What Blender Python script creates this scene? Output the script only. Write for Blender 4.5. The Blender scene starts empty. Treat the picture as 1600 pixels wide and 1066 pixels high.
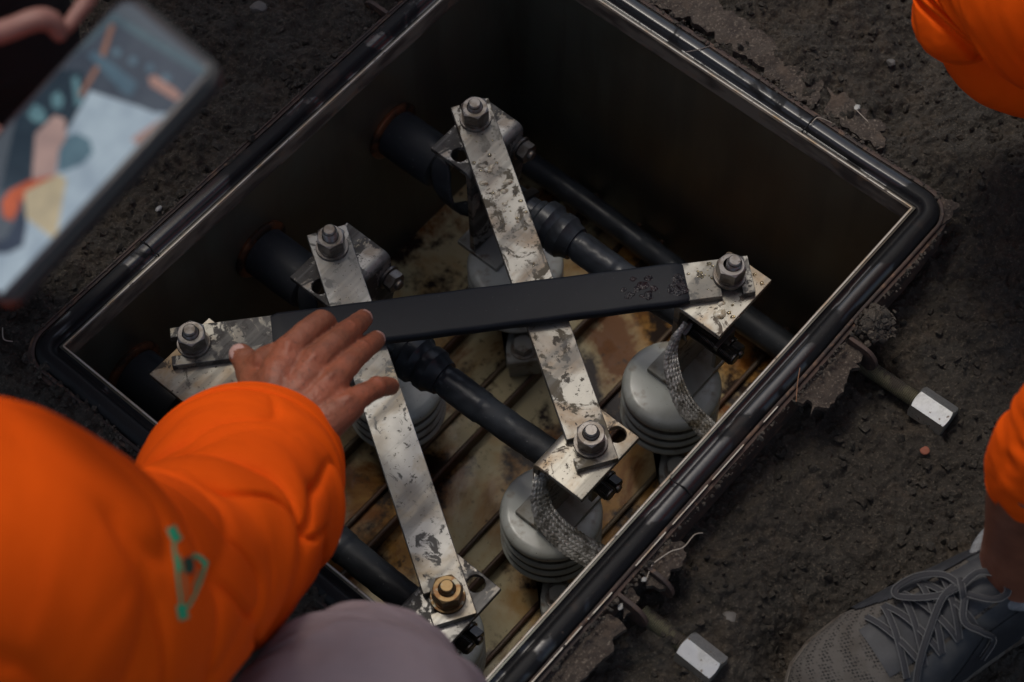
import bpy, bmesh, math, random
import numpy as np
from mathutils import Vector, Matrix
from mathutils.bvhtree import BVHTree

rnd = random.Random(7)
S = bpy.context.scene
COL = S.collection
# ------------------------------------------------------------------ camera, sky, sun, exposure
# site axes in metres: u along the long pit wall, v across the pit, w up (0 = top edge of the pit)
CAM = np.array([-0.3856, 0.8826, 1.5803])
ROT = np.array([[0.6521, -0.6684, 0.3577], [0.7580, 0.5663, -0.3237], [-0.0138, -0.4822, -0.8759]])
FPX = 3198.0
cd = bpy.data.cameras.new('camera'); co = bpy.data.objects.new('camera', cd); COL.objects.link(co); S.camera = co
r_, u_, b_ = ROT[:, 0], -ROT[:, 1], -ROT[:, 2]
f3 = lambda a: (a[0], -a[1], a[2])
r_, u_, b_ = f3(r_), f3(u_), f3(b_)
rm = Matrix(((r_[0], u_[0], b_[0]), (r_[1], u_[1], b_[1]), (r_[2], u_[2], b_[2]))).to_quaternion().to_matrix()
co.matrix_world = Matrix.Translation((CAM[0], -CAM[1], CAM[2])) @ rm.to_4x4()
cd.sensor_width = 36; cd.lens = FPX / 1600 * 36
cd.clip_start = 0.05; cd.clip_end = 200
cd.dof.use_dof = True; cd.dof.focus_distance = 1.85; cd.dof.aperture_fstop = 5.4

W = bpy.data.worlds.new('World'); S.world = W; W.use_nodes = True
nt = W.node_tree; bg = nt.nodes['Background']
sky = nt.nodes.new('ShaderNodeTexSky'); sky.sky_type = 'NISHITA'; sky.sun_disc = False
SUN_EL, SUN_ROT = math.radians(66), math.radians(16)
sky.sun_elevation = SUN_EL; sky.sun_rotation = SUN_ROT
sky.dust_density = 3.0; sky.air_density = 1.0
hs = nt.nodes.new('ShaderNodeHueSaturation'); hs.inputs['Saturation'].default_value = 0.75
nt.links.new(sky.outputs[0], hs.inputs['Color']); nt.links.new(hs.outputs[0], bg.inputs[0])
bg.inputs[1].default_value = 0.10
sl = bpy.data.lights.new('sun', 'SUN'); so = bpy.data.objects.new('sun', sl); COL.objects.link(so)
sl.energy = 1.3; sl.angle = math.radians(14); sl.color = (1, 0.93, 0.83)
sd = Vector((math.sin(SUN_ROT) * math.cos(SUN_EL), math.cos(SUN_ROT) * math.cos(SUN_EL), math.sin(SUN_EL)))
so.rotation_euler = sd.to_track_quat('Z', 'Y').to_euler(); so.location = (0, 0, 6)
S.view_settings.view_transform = 'Standard'; S.view_settings.look = 'None'
S.view_settings.exposure = 0.06; S.view_settings.gamma = 1
S.render.engine = 'CYCLES'

# ------------------------------------------------------------------ measuring helpers
def ray(px, py): return ROT @ np.array([(px - 800) / FPX, (py - 533) / FPX, 1.0])
def at(px, py, w=0.0):
    d = ray(px, py); return CAM + (w - CAM[2]) / d[2] * d
def atd(px, py, dep): return CAM + dep * ray(px, py)
def atv(px, py, v):
    d = ray(px, py); return CAM + (v - CAM[1]) / d[1] * d

_tab = np.random.RandomState(3).rand(512, 512)
def vnoise(x, y):
    xi = np.floor(x).astype(int); yi = np.floor(y).astype(int); fx = x - xi; fy = y - yi
    fx = fx * fx * (3 - 2 * fx); fy = fy * fy * (3 - 2 * fy)
    a = _tab[xi % 512, yi % 512]; b = _tab[(xi + 1) % 512, yi % 512]
    c = _tab[xi % 512, (yi + 1) % 512]; d = _tab[(xi + 1) % 512, (yi + 1) % 512]
    return (a * (1 - fx) + b * fx) * (1 - fy) + (c * (1 - fx) + d * fx) * fy - .5
def fbm(x, y, oct=4, gain=.5):
    s = 0; a = 1
    for i in range(oct):
        s = s + a * vnoise(x * 2 ** i + 17.3 * i, y * 2 ** i + 9.1 * i); a *= gain
    return s

# ------------------------------------------------------------------ materials
def mat(name, base, rough=.5, metal=0., layers=(), bumps=(), spec=.5, wet=None, coat=0., trans=0., emit=None, sheen=0., sss=0.):
    m = bpy.data.materials.new(name); m.use_nodes = True
    t = m.node_tree; N = t.nodes; L = t.links; p = N['Principled BSDF']
    tc = N.new('ShaderNodeTexCoord')
    def noise(scale, detail=5, dist=0., rg=.55, stretch=None):
        n = N.new('ShaderNodeTexNoise'); n.inputs['Scale'].default_value = scale
        n.inputs['Detail'].default_value = detail; n.inputs['Distortion'].default_value = dist
        n.inputs['Roughness'].default_value = rg
        if stretch:
            mp = N.new('ShaderNodeMapping'); mp.inputs['Scale'].default_value = stretch[:3]
            if len(stretch) > 3: mp.inputs['Rotation'].default_value = (0, 0, math.radians(stretch[3]))
            L.new(tc.outputs['Object'], mp.inputs[0]); L.new(mp.outputs[0], n.inputs['Vector'])
        else: L.new(tc.outputs['Object'], n.inputs['Vector'])
        return n.outputs['Fac']
    def rng(src, lo, hi, a=0., b=1.):
        r = N.new('ShaderNodeMapRange'); r.inputs[1].default_value = lo; r.inputs[2].default_value = hi
        r.inputs[3].default_value = a; r.inputs[4].default_value = b; L.new(src, r.inputs[0]); return r.outputs[0]
    cur = None; rcur = None
    p.inputs['Base Color'].default_value = (*base, 1); p.inputs['Roughness'].default_value = rough
    p.inputs['Metallic'].default_value = metal; p.inputs['Specular IOR Level'].default_value = spec
    col = N.new('ShaderNodeRGB'); col.outputs[0].default_value = (*base, 1); cur = col.outputs[0]
    rv = N.new('ShaderNodeValue'); rv.outputs[0].default_value = rough; rcur = rv.outputs[0]
    mv = N.new('ShaderNodeValue'); mv.outputs[0].default_value = metal; mcur = mv.outputs[0]
    for ly in layers:
        f = rng(noise(ly['s'], ly.get('d', 5), ly.get('dist', 0), ly.get('rg', .55), ly.get('st')), ly['lo'], ly['hi'], 0, ly.get('a', 1))
        mx = N.new('ShaderNodeMix'); mx.data_type = 'RGBA'; L.new(f, mx.inputs[0]); L.new(cur, mx.inputs[6])
        mx.inputs[7].default_value = (*ly['c'], 1); cur = mx.outputs[2]
        if 'r' in ly:
            mr = N.new('ShaderNodeMix'); L.new(f, mr.inputs[0]); L.new(rcur, mr.inputs[2]); mr.inputs[3].default_value = ly['r']; rcur = mr.outputs[0]
        if 'm' in ly:
            mr = N.new('ShaderNodeMix'); L.new(f, mr.inputs[0]); L.new(mcur, mr.inputs[2]); mr.inputs[3].default_value = ly['m']; mcur = mr.outputs[0]
    if wet:
        f = rng(noise(wet[0], 5, .4, .6), wet[1], wet[2])
        mr = N.new('ShaderNodeMix'); L.new(f, mr.inputs[0]); L.new(rcur, mr.inputs[2]); mr.inputs[3].default_value = wet[3]; rcur = mr.outputs[0]
    L.new(cur, p.inputs['Base Color']); L.new(rcur, p.inputs['Roughness']); L.new(mcur, p.inputs['Metallic'])
    nm = None
    for b in bumps:   # (scale, strength, distance, detail, stretch)
        bn = N.new('ShaderNodeBump'); bn.inputs['Strength'].default_value = b[1]; bn.inputs['Distance'].default_value = b[2]
        L.new(noise(b[0], b[3] if len(b) > 3 else 4, 0, .6, b[4] if len(b) > 4 else None), bn.inputs['Height'])
        if nm: L.new(nm, bn.inputs['Normal'])
        nm = bn.outputs[0]
    if nm: L.new(nm, p.inputs['Normal'])
    p.inputs['Coat Weight'].default_value = abs(coat); p.inputs['Coat Roughness'].default_value = .27
    if coat < 0: L.new(f, p.inputs['Coat Weight']); p.inputs['Coat IOR'].default_value = 1.55
    p.inputs['Transmission Weight'].default_value = trans
    p.inputs['Sheen Weight'].default_value = sheen
    if sss:
        p.inputs['Subsurface Weight'].default_value = sss; p.inputs['Subsurface Radius'].default_value = (.6, .2, .1); p.inputs['Subsurface Scale'].default_value = .006
    if emit:
        p.inputs['Emission Color'].default_value = (*emit[0], 1); p.inputs['Emission Strength'].default_value = emit[1]
        if emit[1] and len(emit) > 2: L.new(cur, p.inputs['Emission Color'])
    return m

SOIL = mat('wet_soil', (.038, .032, .025), .8, spec=.35, layers=[
    dict(s=9, lo=.45, hi=.62, c=(.044, .039, .032)), dict(s=26, lo=.50, hi=.62, c=(.066, .050, .035), a=.7), dict(s=150, lo=.46, hi=.60, c=(.034, .028, .022), a=.75),
    dict(s=420, lo=.56, hi=.66, c=(.13, .108, .082), a=.7), dict(s=900, lo=.68, hi=.74, c=(.24, .22, .19), a=.5),
    dict(s=240, lo=.3, hi=.42, c=(.012, .010, .009))][:5], wet=(40, .6, .7, .42),
    bumps=[(110, 1., .006, 7), (420, 1., .0024, 6), (1400, .8, .0008, 3)])
CLOD = mat('soil_clod', (.064, .052, .040), .85, layers=[dict(s=60, lo=.45, hi=.6, c=(.036, .031, .026)), dict(s=300, lo=.6, hi=.68, c=(.13, .11, .085), a=.6)],
    bumps=[(500, .9, .0015, 5)])
CRUST = mat('mud_crust', (.066, .050, .038), .85, layers=[dict(s=70, lo=.4, hi=.62, c=(.036, .026, .020)), dict(s=420, lo=.56, hi=.66, c=(.19, .155, .12), a=.7), dict(s=30,lo=.55,hi=.68,c=(.085,.06,.042))],
    bumps=[(260, 1., .0025, 6), (900, .8, .001, 3)])
RUST = mat('rusty_flange', (.060, .034, .025), .7, .0, layers=[dict(s=45, lo=.4, hi=.6, c=(.030, .020, .017)), dict(s=120, lo=.56, hi=.66, c=(.15, .085, .05), a=.7)],
    bumps=[(220, .6, .001)])
GASK = mat('wet_black_gasket', (.005, .005, .006), .60, layers=[dict(s=30, lo=.62, hi=.7, c=(.03, .02, .016), r=.6, a=.6), dict(s=300, lo=.66, hi=.72, c=(.07, .055, .045), r=.7, a=.7)],
    wet=(11, .50, .53, .36), bumps=[(9, .35, .006, 2), (45, .30, .0022, 5), (400, .25, .0005)], spec=.26, coat=-1)
EDGE = mat('bright_steel_edge', (.44, .41, .36), .55, .4, layers=[dict(s=40, lo=.5, hi=.66, c=(.38, .27, .16), r=.6, m=.3), dict(s=90, lo=.62, hi=.68, c=(.08, .06, .05), m=.1)], bumps=[(300, .2, .0004)])
PITW = mat('dark_pit_wall', (.085, .090, .072), .34, .3, layers=[dict(s=7, lo=.42, hi=.62, c=(.065, .062, .046)), dict(s=5, lo=.48, hi=.66, c=(.08, .046, .024), a=.45, st=(1, 1, .25)), dict(s=30, lo=.5, hi=.6, c=(.05, .045, .035), st=(1, 1, .1), a=.5), dict(s=140, lo=.7, hi=.76, c=(.14, .12, .10), a=.4)],
    bumps=[(9, .25, .004, 3), (160, .15, .0006)])
LIPM = mat('inner_lip_steel', (.14, .115, .09), .75, .0, layers=[dict(s=22, lo=.42, hi=.62, c=(.045, .033, .026), st=(1, 1, 3)), dict(s=60, lo=.6, hi=.7, c=(.16, .10, .06), a=.6)], bumps=[(40, .2, .001)])
FLOOR = mat('stained_cream_floor', (.52, .44, .25), .42, layers=[
    dict(s=6.5, lo=.44, hi=.58, c=(.40, .20, .045), d=8, rg=.62, dist=.5), dict(s=9, lo=.50, hi=.59, c=(.20, .072, .013), d=8, rg=.66, dist=.5),
    dict(s=13, lo=.52, hi=.60, c=(.022, .011, .006), d=7, rg=.66), dict(s=420, lo=.66, hi=.72, c=(.03, .02, .012)), dict(s=70, lo=.62, hi=.68, c=(.05, .03, .015), a=.8)],
    wet=(12, .46, .54, .2), spec=.25, bumps=[(14, .3, .002, 3), (300, .15, .0004)])
RAILM = mat('rusty_floor_rail', (.065, .045, .030), .36, .4, layers=[dict(s=30, lo=.4, hi=.58, c=(.075, .034, .018), r=.5), dict(s=24, lo=.55, hi=.66, c=(.15, .115, .07), st=(.3, 1, 1))], bumps=[(150, .3, .0008)])
PORC = mat('grey_glazed_insulator', (.50, .52, .48), .24, layers=[dict(s=16, lo=.5, hi=.68, c=(.28, .27, .23), a=.7, r=.3), dict(s=55, lo=.6, hi=.68, c=(.20, .14, .08), a=.5, r=.45), dict(s=420, lo=.69, hi=.73, c=(.05, .035, .02))],
    bumps=[(12, .08, .002, 2)], spec=.45, coat=.0)
FOOTM = mat('grey_painted_foot', (.30, .30, .27), .45, .1, layers=[dict(s=60, lo=.55, hi=.66, c=(.12, .08, .05)), dict(s=20, lo=.5, hi=.7, c=(.20, .18, .14))], bumps=[(200, .2, .0005)])
GSHD = mat('groove_shade', (.13, .125, .105), .8, layers=[dict(s=60, lo=.45, hi=.6, c=(.075, .066, .05))], bumps=[(300, .5, .0008)])  # painted shade tone for the insulator grooves
def barm(name, base, dark, tan, dscale, dlo, seed=0., scr=0):
    return mat(name, (base[0] * 1.36, base[1] * 1.36, base[2] * 1.36), .37, .72, layers=[
        dict(s=18, lo=.45, hi=.58, c=(tan[0] * 1.35, tan[1] * 1.2, tan[2] * 1.05), m=.35, a=.9, dist=.5), dict(s=9, lo=.46, hi=.60, c=(base[0]*.62, base[1]*.62, base[2]*.64), a=.85, r=.36),
        dict(s=dscale, lo=dlo, hi=dlo + .035, c=dark, r=.55, m=.35, d=7, rg=.68, dist=.7), dict(s=dscale * 1.9, lo=dlo + .06, hi=dlo + .09, c=(dark[0] * .6, dark[1] * .55, dark[2] * .5), r=.6, m=.1, d=6, rg=.7),
        dict(s=60, lo=.50, hi=.60, c=(base[0]*.6, base[1]*.6, base[2]*.6), a=.6, r=.5, st=(.07, 1, 1, scr)), dict(s=330, lo=.64, hi=.69, c=(.07, .055, .04), r=.6, m=.1), dict(s=48, lo=.655, hi=.69, c=(.42, .37, .26), r=.6, m=0, a=.8, rg=.7)],
        bumps=[(60, .25, .0006, 6), (14, .2, .0012, 3), (500, .2, .0003, 2, (.15, 1, 1, 25))])
BARA = barm('tarnished_tinned_bar', (.235, .225, .195), (.070, .066, .060), (.17, .14, .09), 34, .50, scr=-41.5)
BARB = barm('clean_tinned_bar', (.275, .27, .25), (.11, .105, .09), (.20, .18, .13), 60, .56, scr=58.7)
BARC = barm('speckled_tinned_bar', (.255, .245, .215), (.085, .070, .045), (.18, .145, .10), 38, .52, scr=57.4)
BRKA = barm('blotched_bracket', (.25, .245, .23), (.045, .042, .038), (.14, .125, .10), 30, .475)
BRKB = barm('pale_bracket', (.29, .275, .235), (.085, .065, .045), (.21, .155, .085), 46, .565)
BRKD = mat('dark_bracket_plate', (.085, .080, .072), .38, .6, layers=[dict(s=24, lo=.5, hi=.62, c=(.20, .19, .17), r=.5), dict(s=60, lo=.58, hi=.66, c=(.05, .035, .02))], bumps=[(70, .3, .001)])
NUTM = mat('steel_nut', (.26, .24, .22), .42, .95, layers=[dict(s=90, lo=.44, hi=.58, c=(.17, .145, .12), r=.45), dict(s=300, lo=.64, hi=.7, c=(.10, .06, .04), r=.6, m=.3)], bumps=[(260, .2, .0003)])
NUTY = mat('yellowed_zinc_nut', (.20, .135, .065), .46, .9, layers=[dict(s=90, lo=.46, hi=.58, c=(.17, .09, .04), r=.5), dict(s=110, lo=.54, hi=.62, c=(.24, .22, .17))], bumps=[(260, .2, .0003)])
NUTD = mat('dark_oily_bolt', (.09, .085, .08), .28, .9, layers=[dict(s=90, lo=.5, hi=.65, c=(.20, .17, .14))], bumps=[(260, .2, .0003)])
NUTG = mat('galvanised_nut', (.62, .62, .59), .34, .92, layers=[dict(s=26, lo=.5, hi=.62, c=(.40, .40, .38), r=.48, d=7, rg=.7), dict(s=200, lo=.62, hi=.67, c=(.14, .11, .08), m=.1, r=.7)], bumps=[(120, .3, .0005)])
RODM = mat('muddy_threaded_rod', (.14, .13, .085), .5, .5, layers=[dict(s=80, lo=.5, hi=.6, c=(.05, .04, .03), r=.8, m=0)], bumps=[(400, .4, .0006)])
COPP = mat('copper_ring', (.24, .095, .045), .35, .7, layers=[dict(s=40, lo=.45, hi=.6, c=(.04, .025, .018), r=.6)], bumps=[(200, .3, .0005)])
RUBB = mat('black_cable_rubber', (.020, .022, .025), .5, layers=[dict(s=25, lo=.48, hi=.66, c=(.042, .048, .055), r=.62, st=(1, .5, 1)), dict(s=300, lo=.67, hi=.72, c=(.16, .16, .16), a=.6)],
    wet=(14, .52, .58, .28), spec=.3, bumps=[(30, .3, .0015, 4), (300, .2, .0004)])
SLEV = mat('black_shrink_sleeve', (.0075, .0085, .0115), .48, layers=[dict(s=12, lo=.45, hi=.7, c=(.013, .0145, .018), st=(.2, 1, 1, -41.5)), dict(s=420, lo=.69, hi=.73, c=(.12, .12, .12), a=.5)],
    bumps=[(35, .15, .001, 4), (600, .25, .0003)], spec=.22)
OILM = mat('wet_oil_patch', (.008, .005, .005), .16, layers=[dict(s=60, lo=.5, hi=.7, c=(.022, .007, .006))], bumps=[(260, 1., .004, 2)], spec=.5)
BRAI = mat('tinned_braid', (.42, .405, .365), .42, .6, layers=[dict(s=120, lo=.45, hi=.6, c=(.17, .16, .135), r=.5), dict(s=30, lo=.55, hi=.68, c=(.16, .13, .08))], bumps=[(900, .5, .0004)])
DROP = mat('oily_water_drop', (.85, .78, .62), .04, trans=1.0, spec=.5)
CRST = mat('dried_drop_crust', (.55, .48, .34), .35, layers=[dict(s=200, lo=.5, hi=.62, c=(.26, .19, .10)), dict(s=90, lo=.55, hi=.62, c=(.68, .63, .5))], bumps=[(300, .6, .001)], coat=.5)
def cloth(name, c, c2, sc=1100, b=1.0):
    return mat(name, c, .78, layers=[dict(s=6, lo=.35, hi=.7, c=c2, a=.6), dict(s=60, lo=.55, hi=.75, c=c2, a=.35)], bumps=[(sc, .35 * b, .0005, 2), (45, .25 * b, .002, 4)], spec=.12)
ORNG = cloth('orange_workwear', (.90, .105, .002), (.80, .082, .002))
MAUV = cloth('mauve_grey_trousers', (.235, .185, .195), (.20, .155, .165))
BLKC = cloth('black_cloth', (.012, .012, .013), (.02, .018, .018))
SKIN = mat('brown_skin', (.275, .098, .052), .46, layers=[dict(s=24, lo=.42, hi=.60, c=(.33, .10, .05)), dict(s=60, lo=.48, hi=.62, c=(.19, .066, .036), a=.55), dict(s=300, lo=.56, hi=.66, c=(.15, .055, .032), a=.6)],
    bumps=[(60, .7, .003, 6), (220, .6, .0010, 4), (700, .5, .0004, 3)], sss=.08, spec=.4)
SKND = mat('dark_ankle_skin', (.23, .085, .048), .45, layers=[dict(s=30, lo=.45, hi=.65, c=(.17, .06, .034))], bumps=[(90, .3, .001, 5)], spec=.4)
SKNP = mat('pink_finger_skin', (.27, .125, .10), .5, bumps=[(90, .3, .001, 5)], spec=.4)
NAIL = mat('finger_nail', (.55, .33, .28), .28, spec=.5)

# ------------------------------------------------------------------ mesh helpers (all coordinates in u, v, w)
class MB:
    def __init__(s): s.v = []; s.f = []
    def add(s, vs, fs):
        o = len(s.v); s.v.extend([tuple(float(c) for c in p) for p in vs]); s.f.extend([tuple(i + o for i in q) for q in fs]); return s
    def box(s, a, b):
        (x0, y0, z0), (x1, y1, z1) = a, b
        return s.add([(x, y, z) for x in (x0, x1) for y in (y0, y1) for z in (z0, z1)],
                     [(0, 1, 3, 2), (4, 6, 7, 5), (0, 4, 5, 1), (2, 3, 7, 6), (0, 2, 6, 4), (1, 5, 7, 3)])
    def rings(s, rs, cap0=True, cap1=True, closed=False):
        n = len(rs[0]); vs = [p for r in rs for p in r]; fs = []
        m = len(rs)
        for i in range(m if closed else m - 1):
            j = (i + 1) % m
            for k in range(n): fs.append((i * n + k, i * n + (k + 1) % n, j * n + (k + 1) % n, j * n + k))
        if not closed:
            if cap0: fs.append(tuple(range(n))[::-1])
            if cap1: fs.append(tuple(range((m - 1) * n, m * n)))
        return s.add(vs, fs)
    def tube(s, pts, rad, n=16, flat=1., cap=True, up=None, rnd_end=False):
        pts = [np.array(p, float) for p in pts]; k = len(pts)
        rad = list(rad) if hasattr(rad, '__len__') else [rad] * k
        if rnd_end:
            P = []; Rr = []
            d0 = pts[0] - pts[1]; d0 /= np.linalg.norm(d0); d1 = pts[-1] - pts[-2]; d1 /= np.linalg.norm(d1)
            for a in (88, 65, 45, 25): P.append(pts[0] + d0 * rad[0] * math.sin(math.radians(a))); Rr.append(rad[0] * math.cos(math.radians(a)))
            P += pts; Rr += rad
            for a in (25, 45, 65, 88): P.append(pts[-1] + d1 * rad[-1] * math.sin(math.radians(a))); Rr.append(rad[-1] * math.cos(math.radians(a)))
            pts, rad, k = P, Rr, len(P)
        rs = []; side = None
        for i in range(k):
            t = pts[min(i + 1, k - 1)] - pts[max(i - 1, 0)]; t /= np.linalg.norm(t) + 1e-12
            if side is None:
                a = np.array(up if up is not None else ((0, 0, 1) if abs(t[2]) < .9 else (1, 0, 0)), float)
                side = np.cross(t, a)
            side = side - t * (side @ t); side /= np.linalg.norm(side); nn = np.cross(side, t)
            rs.append([pts[i] + rad[i] * (math.cos(2 * math.pi * j / n) * side + flat * math.sin(2 * math.pi * j / n) * nn) for j in range(n)])
        return s.rings(rs, cap, cap)
    def lathe(s, prof, c, axis=(0, 0, 1), n=32, rfun=None):
        ax = np.array(axis, float); ax /= np.linalg.norm(ax); a = np.array((1, 0, 0) if abs(ax[0]) < .8 else (0, 1, 0), float)
        e1 = np.cross(ax, a); e1 /= np.linalg.norm(e1); e2 = np.cross(ax, e1); c = np.array(c, float)
        rs = [[c + ax * h + r * (math.cos(2 * math.pi * j / n) * e1 + math.sin(2 * math.pi * j / n) * e2) for j in range(n)] for r, h in prof]
        return s.rings(rs)
    def hexnut(s, c, axis, af, h, rot=0., chamf=True, bore=None):
        ax = np.array(axis, float); ax /= np.linalg.norm(ax); a = np.array((1, 0, 0) if abs(ax[0]) < .8 else (0, 1, 0), float)
        e1 = np.cross(ax, a); e1 /= np.linalg.norm(e1); e2 = np.cross(ax, e1); c = np.array(c, float)
        n = 48; R = af / 2; rs = []
        def P(r, hh, th): return c + ax * hh + r * (math.cos(th) * e1 + math.sin(th) * e2)
        ths = [2 * math.pi * j / n + rot for j in range(n)]
        rr = [R / math.cos(((2 * math.pi * j / n + math.pi / 6) % (math.pi / 3)) - math.pi / 6) for j in range(n)]
        rc = R * .96; tan = math.tan(math.radians(28))
        if bore: rs.append([P(bore, 0.0, t) for t in ths])
        rs.append([P(rc, 0, t) for t in ths])
        rs.append([P(q, (q - rc) * tan, t) for q, t in zip(rr, ths)])
        rs.append([P(q, h - (q - rc) * tan, t) for q, t in zip(rr, ths)])
        rs.append([P(rc, h, t) for t in ths])
        if bore: rs.append([P(bore, h, t) for t in ths]); rs.append([P(bore, 0.0, t) for t in ths]); return s.rings(rs, False, False)
        return s.rings(rs)
    def thread(s, c, axis, r, h, pitch=.002, n=24, tip=True):
        prof = []; k = int(h / pitch)
        for i in range(k):
            prof += [(r * .88, i * pitch), (r, (i + .45) * pitch), (r, (i + .55) * pitch)]
        prof += [(r * .88, k * pitch), (r * .86, h + .0012), (r * .70, h + .0024)]
        return s.lathe(prof, c, axis, n)

ORG = {}
def mk(name, mb, m, parent=None, smooth=None, bevel=0, kind=None, loc=None, mats=None, subsurf=0):
    me = bpy.data.meshes.new(name)
    V = np.array(mb.v, float); V[:, 1] *= -1
    if parent is not None: o0 = ORG[parent.name]
    elif loc is not None: o0 = np.array([loc[0], -loc[1], loc[2]])
    else: o0 = np.array([(V[:, 0].min() + V[:, 0].max()) / 2, (V[:, 1].min() + V[:, 1].max()) / 2, V[:, 2].min()])
    me.from_pydata((V - o0).tolist(), [], mb.f)
    bm = bmesh.new(); bm.from_mesh(me); bmesh.ops.recalc_face_normals(bm, faces=bm.faces[:])
    bm.to_mesh(me); bm.free()
    me.materials.append(m)
    if smooth is not None:
        me.shade_smooth()
        try: me.set_sharp_from_angle(angle=math.radians(smooth))
        except Exception: pass
    o = bpy.data.objects.new(name, me); COL.objects.link(o)
    if parent is not None: o.parent = parent
    else: o.location = o0
    ORG[o.name] = o0
    if bevel:
        b = o.modifiers.new('bevel', 'BEVEL'); b.width = bevel; b.segments = 2; b.limit_method = 'ANGLE'; b.angle_limit = math.radians(40)
    if subsurf:
        q = o.modifiers.new('sub', 'SUBSURF'); q.levels = subsurf; q.render_levels = subsurf
    if kind: o['kind'] = kind
    return o
def tag(o, label, cat, group=None, kind=None):
    o['label'] = label; o['category'] = cat
    if group: o['group'] = group
    if kind: o['kind'] = kind
    return o
def thing(name, loc, label, cat, group=None):
    o = bpy.data.objects.new(name, None); COL.objects.link(o); o.location = (loc[0], -loc[1], loc[2]); o.empty_display_size = .02
    ORG[o.name] = np.array([loc[0], -loc[1], loc[2]]); return tag(o, label, cat, group)
def copy_tree(o, parent=None):
    c = o.copy(); COL.objects.link(c)
    if parent is not None: c.parent = parent
    for ch in list(o.children): copy_tree(ch, c)
    return c

def plate(poly, w0, w1, holes=(), cuts=()):
    """extruded outline in u,v with round holes; returns a bmesh in u,v,w"""
    bm = bmesh.new(); edges = []
    for lp in [poly] + [[(hx + hr * math.cos(2 * math.pi * i / 24), hy + hr * math.sin(2 * math.pi * i / 24)) for i in range(24)] for hx, hy, hr in holes]:
        vs = [bm.verts.new((x, y, w0)) for x, y in lp]
        edges += [bm.edges.new((vs[i], vs[(i + 1) % len(vs)])) for i in range(len(vs))]
    bmesh.ops.triangle_fill(bm, use_beauty=True, use_dissolve=False, edges=edges)
    for co_, no_ in cuts:
        bmesh.ops.bisect_plane(bm, geom=bm.verts[:] + bm.edges[:] + bm.faces[:], plane_co=co_, plane_no=no_)
    g = bmesh.ops.extrude_face_region(bm, geom=bm.faces[:])
    for e in g['geom']:
        if isinstance(e, bmesh.types.BMVert): e.co.z = w1
    return bm
def from_bm(bm):
    mb = MB(); bm.verts.ensure_lookup_table(); bm.verts.index_update(); mb.v = [tuple(v.co) for v in bm.verts]; mb.f = [tuple(v.index for v in f.verts) for f in bm.faces]; bm.free(); return mb

# ------------------------------------------------------------------ ground
U0, U1, V0, V1 = 0.0, 0.6, 0.0, 0.486
def axis(lo, hi, step):
    a = list(np.arange(lo, hi, step)); g = step; x = lo; left = []
    while x > -40: g *= 1.35; x -= g; left.append(x)
    g = step; x = a[-1]; right = []
    while x < 40: g *= 1.35; x += g; right.append(x)
    return np.array(left[::-1] + a + right)
gu = axis(-.28, .90, .0018); gv = axis(-.36, .86, .0018)
GU, GV = np.meshgrid(gu, gv, indexing='ij')
def ground_h(u, v):
    dAB, dAD, dBC, dCD = -v, -u, u - .6, v - .486
    k = 40
    e = [np.exp(np.clip(k * d, -30, 30)) for d in (dAB, dAD, dBC, dCD)]
    tot = sum(e)
    near = np.maximum.reduce([dAB, dAD, dBC, dCD])
    base = (e[0] * -.012 + e[1] * (-.010 - .03 * np.clip((near - .05) / .03, 0, 1)) + e[2] * -.016 + e[3] * -.058) / tot
    h = base + .034 * fbm(u * 5 + 3, v * 5 + 8, 3) * np.clip(near / .08 - .2, 0, 1) * np.where(near > 3, .5, 1)
    r = 1 - np.abs(2 * fbm(u * 22 + 5, v * 22 + 1, 3))
    h = h + .010 * fbm(u * 34, v * 34, 3) + .006 * (r - .6)
    wu = u + .006 * fbm(u * 60 + 9, v * 60, 2); wv = v + .006 * fbm(u * 60, v * 60 + 21, 2)
    cl = np.clip(vnoise(wu * 130 + 40, wv * 130) * 2.4 - .1, 0, 1) * np.clip(fbm(u * 9, v * 9 + 3, 3) * 2.6 + .5, .05, 1.3) + .6 * np.clip(vnoise(wu * 250, wv * 250 + 30) * 2, 0, 1)
    h = h + .0050 * cl + .0040 * np.abs(fbm(u * 95, v * 95 + 7, 3)) * 2 + .0022 * vnoise(u * 420, v * 420)
    for px, py, rr, dd in ((1290, 955, .05, .035), (1240, 1010, .03, .03), (1370, 555, .03, .02), (1400, 200, .04, .014), (1180, 1050, .04, .012)):
        c = at(px, py, -.055); h = h - dd * np.exp(-((u - c[0]) ** 2 + (v - c[1]) ** 2) / (rr * rr) * 1.2)
    return h
GH = ground_h(GU, GV)
n0, n1 = GU.shape
idx = np.arange(n0 * n1).reshape(n0, n1)
inside = (GU > U0 - .022) & (GU < U1 + .026) & (GV > V0 - .024) & (GV < V1 + .027)
keep = ~(inside[:-1, :-1] & inside[1:, 1:] & inside[1:, :-1] & inside[:-1, 1:])
q = np.stack([idx[:-1, :-1], idx[:-1, 1:], idx[1:, 1:], idx[1:, :-1]], -1)[keep]
gm = bpy.data.meshes.new('ground')
gm.from_pydata(np.stack([GU.ravel(), -GV.ravel(), GH.ravel()], -1), [], q)
gm.materials.append(SOIL); gm.shade_smooth()
ground = bpy.data.objects.new('ground', gm); COL.objects.link(ground); ground['kind'] = 'structure'
ground['label'] = 'dark damp crumbly soil around the buried steel box'

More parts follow.
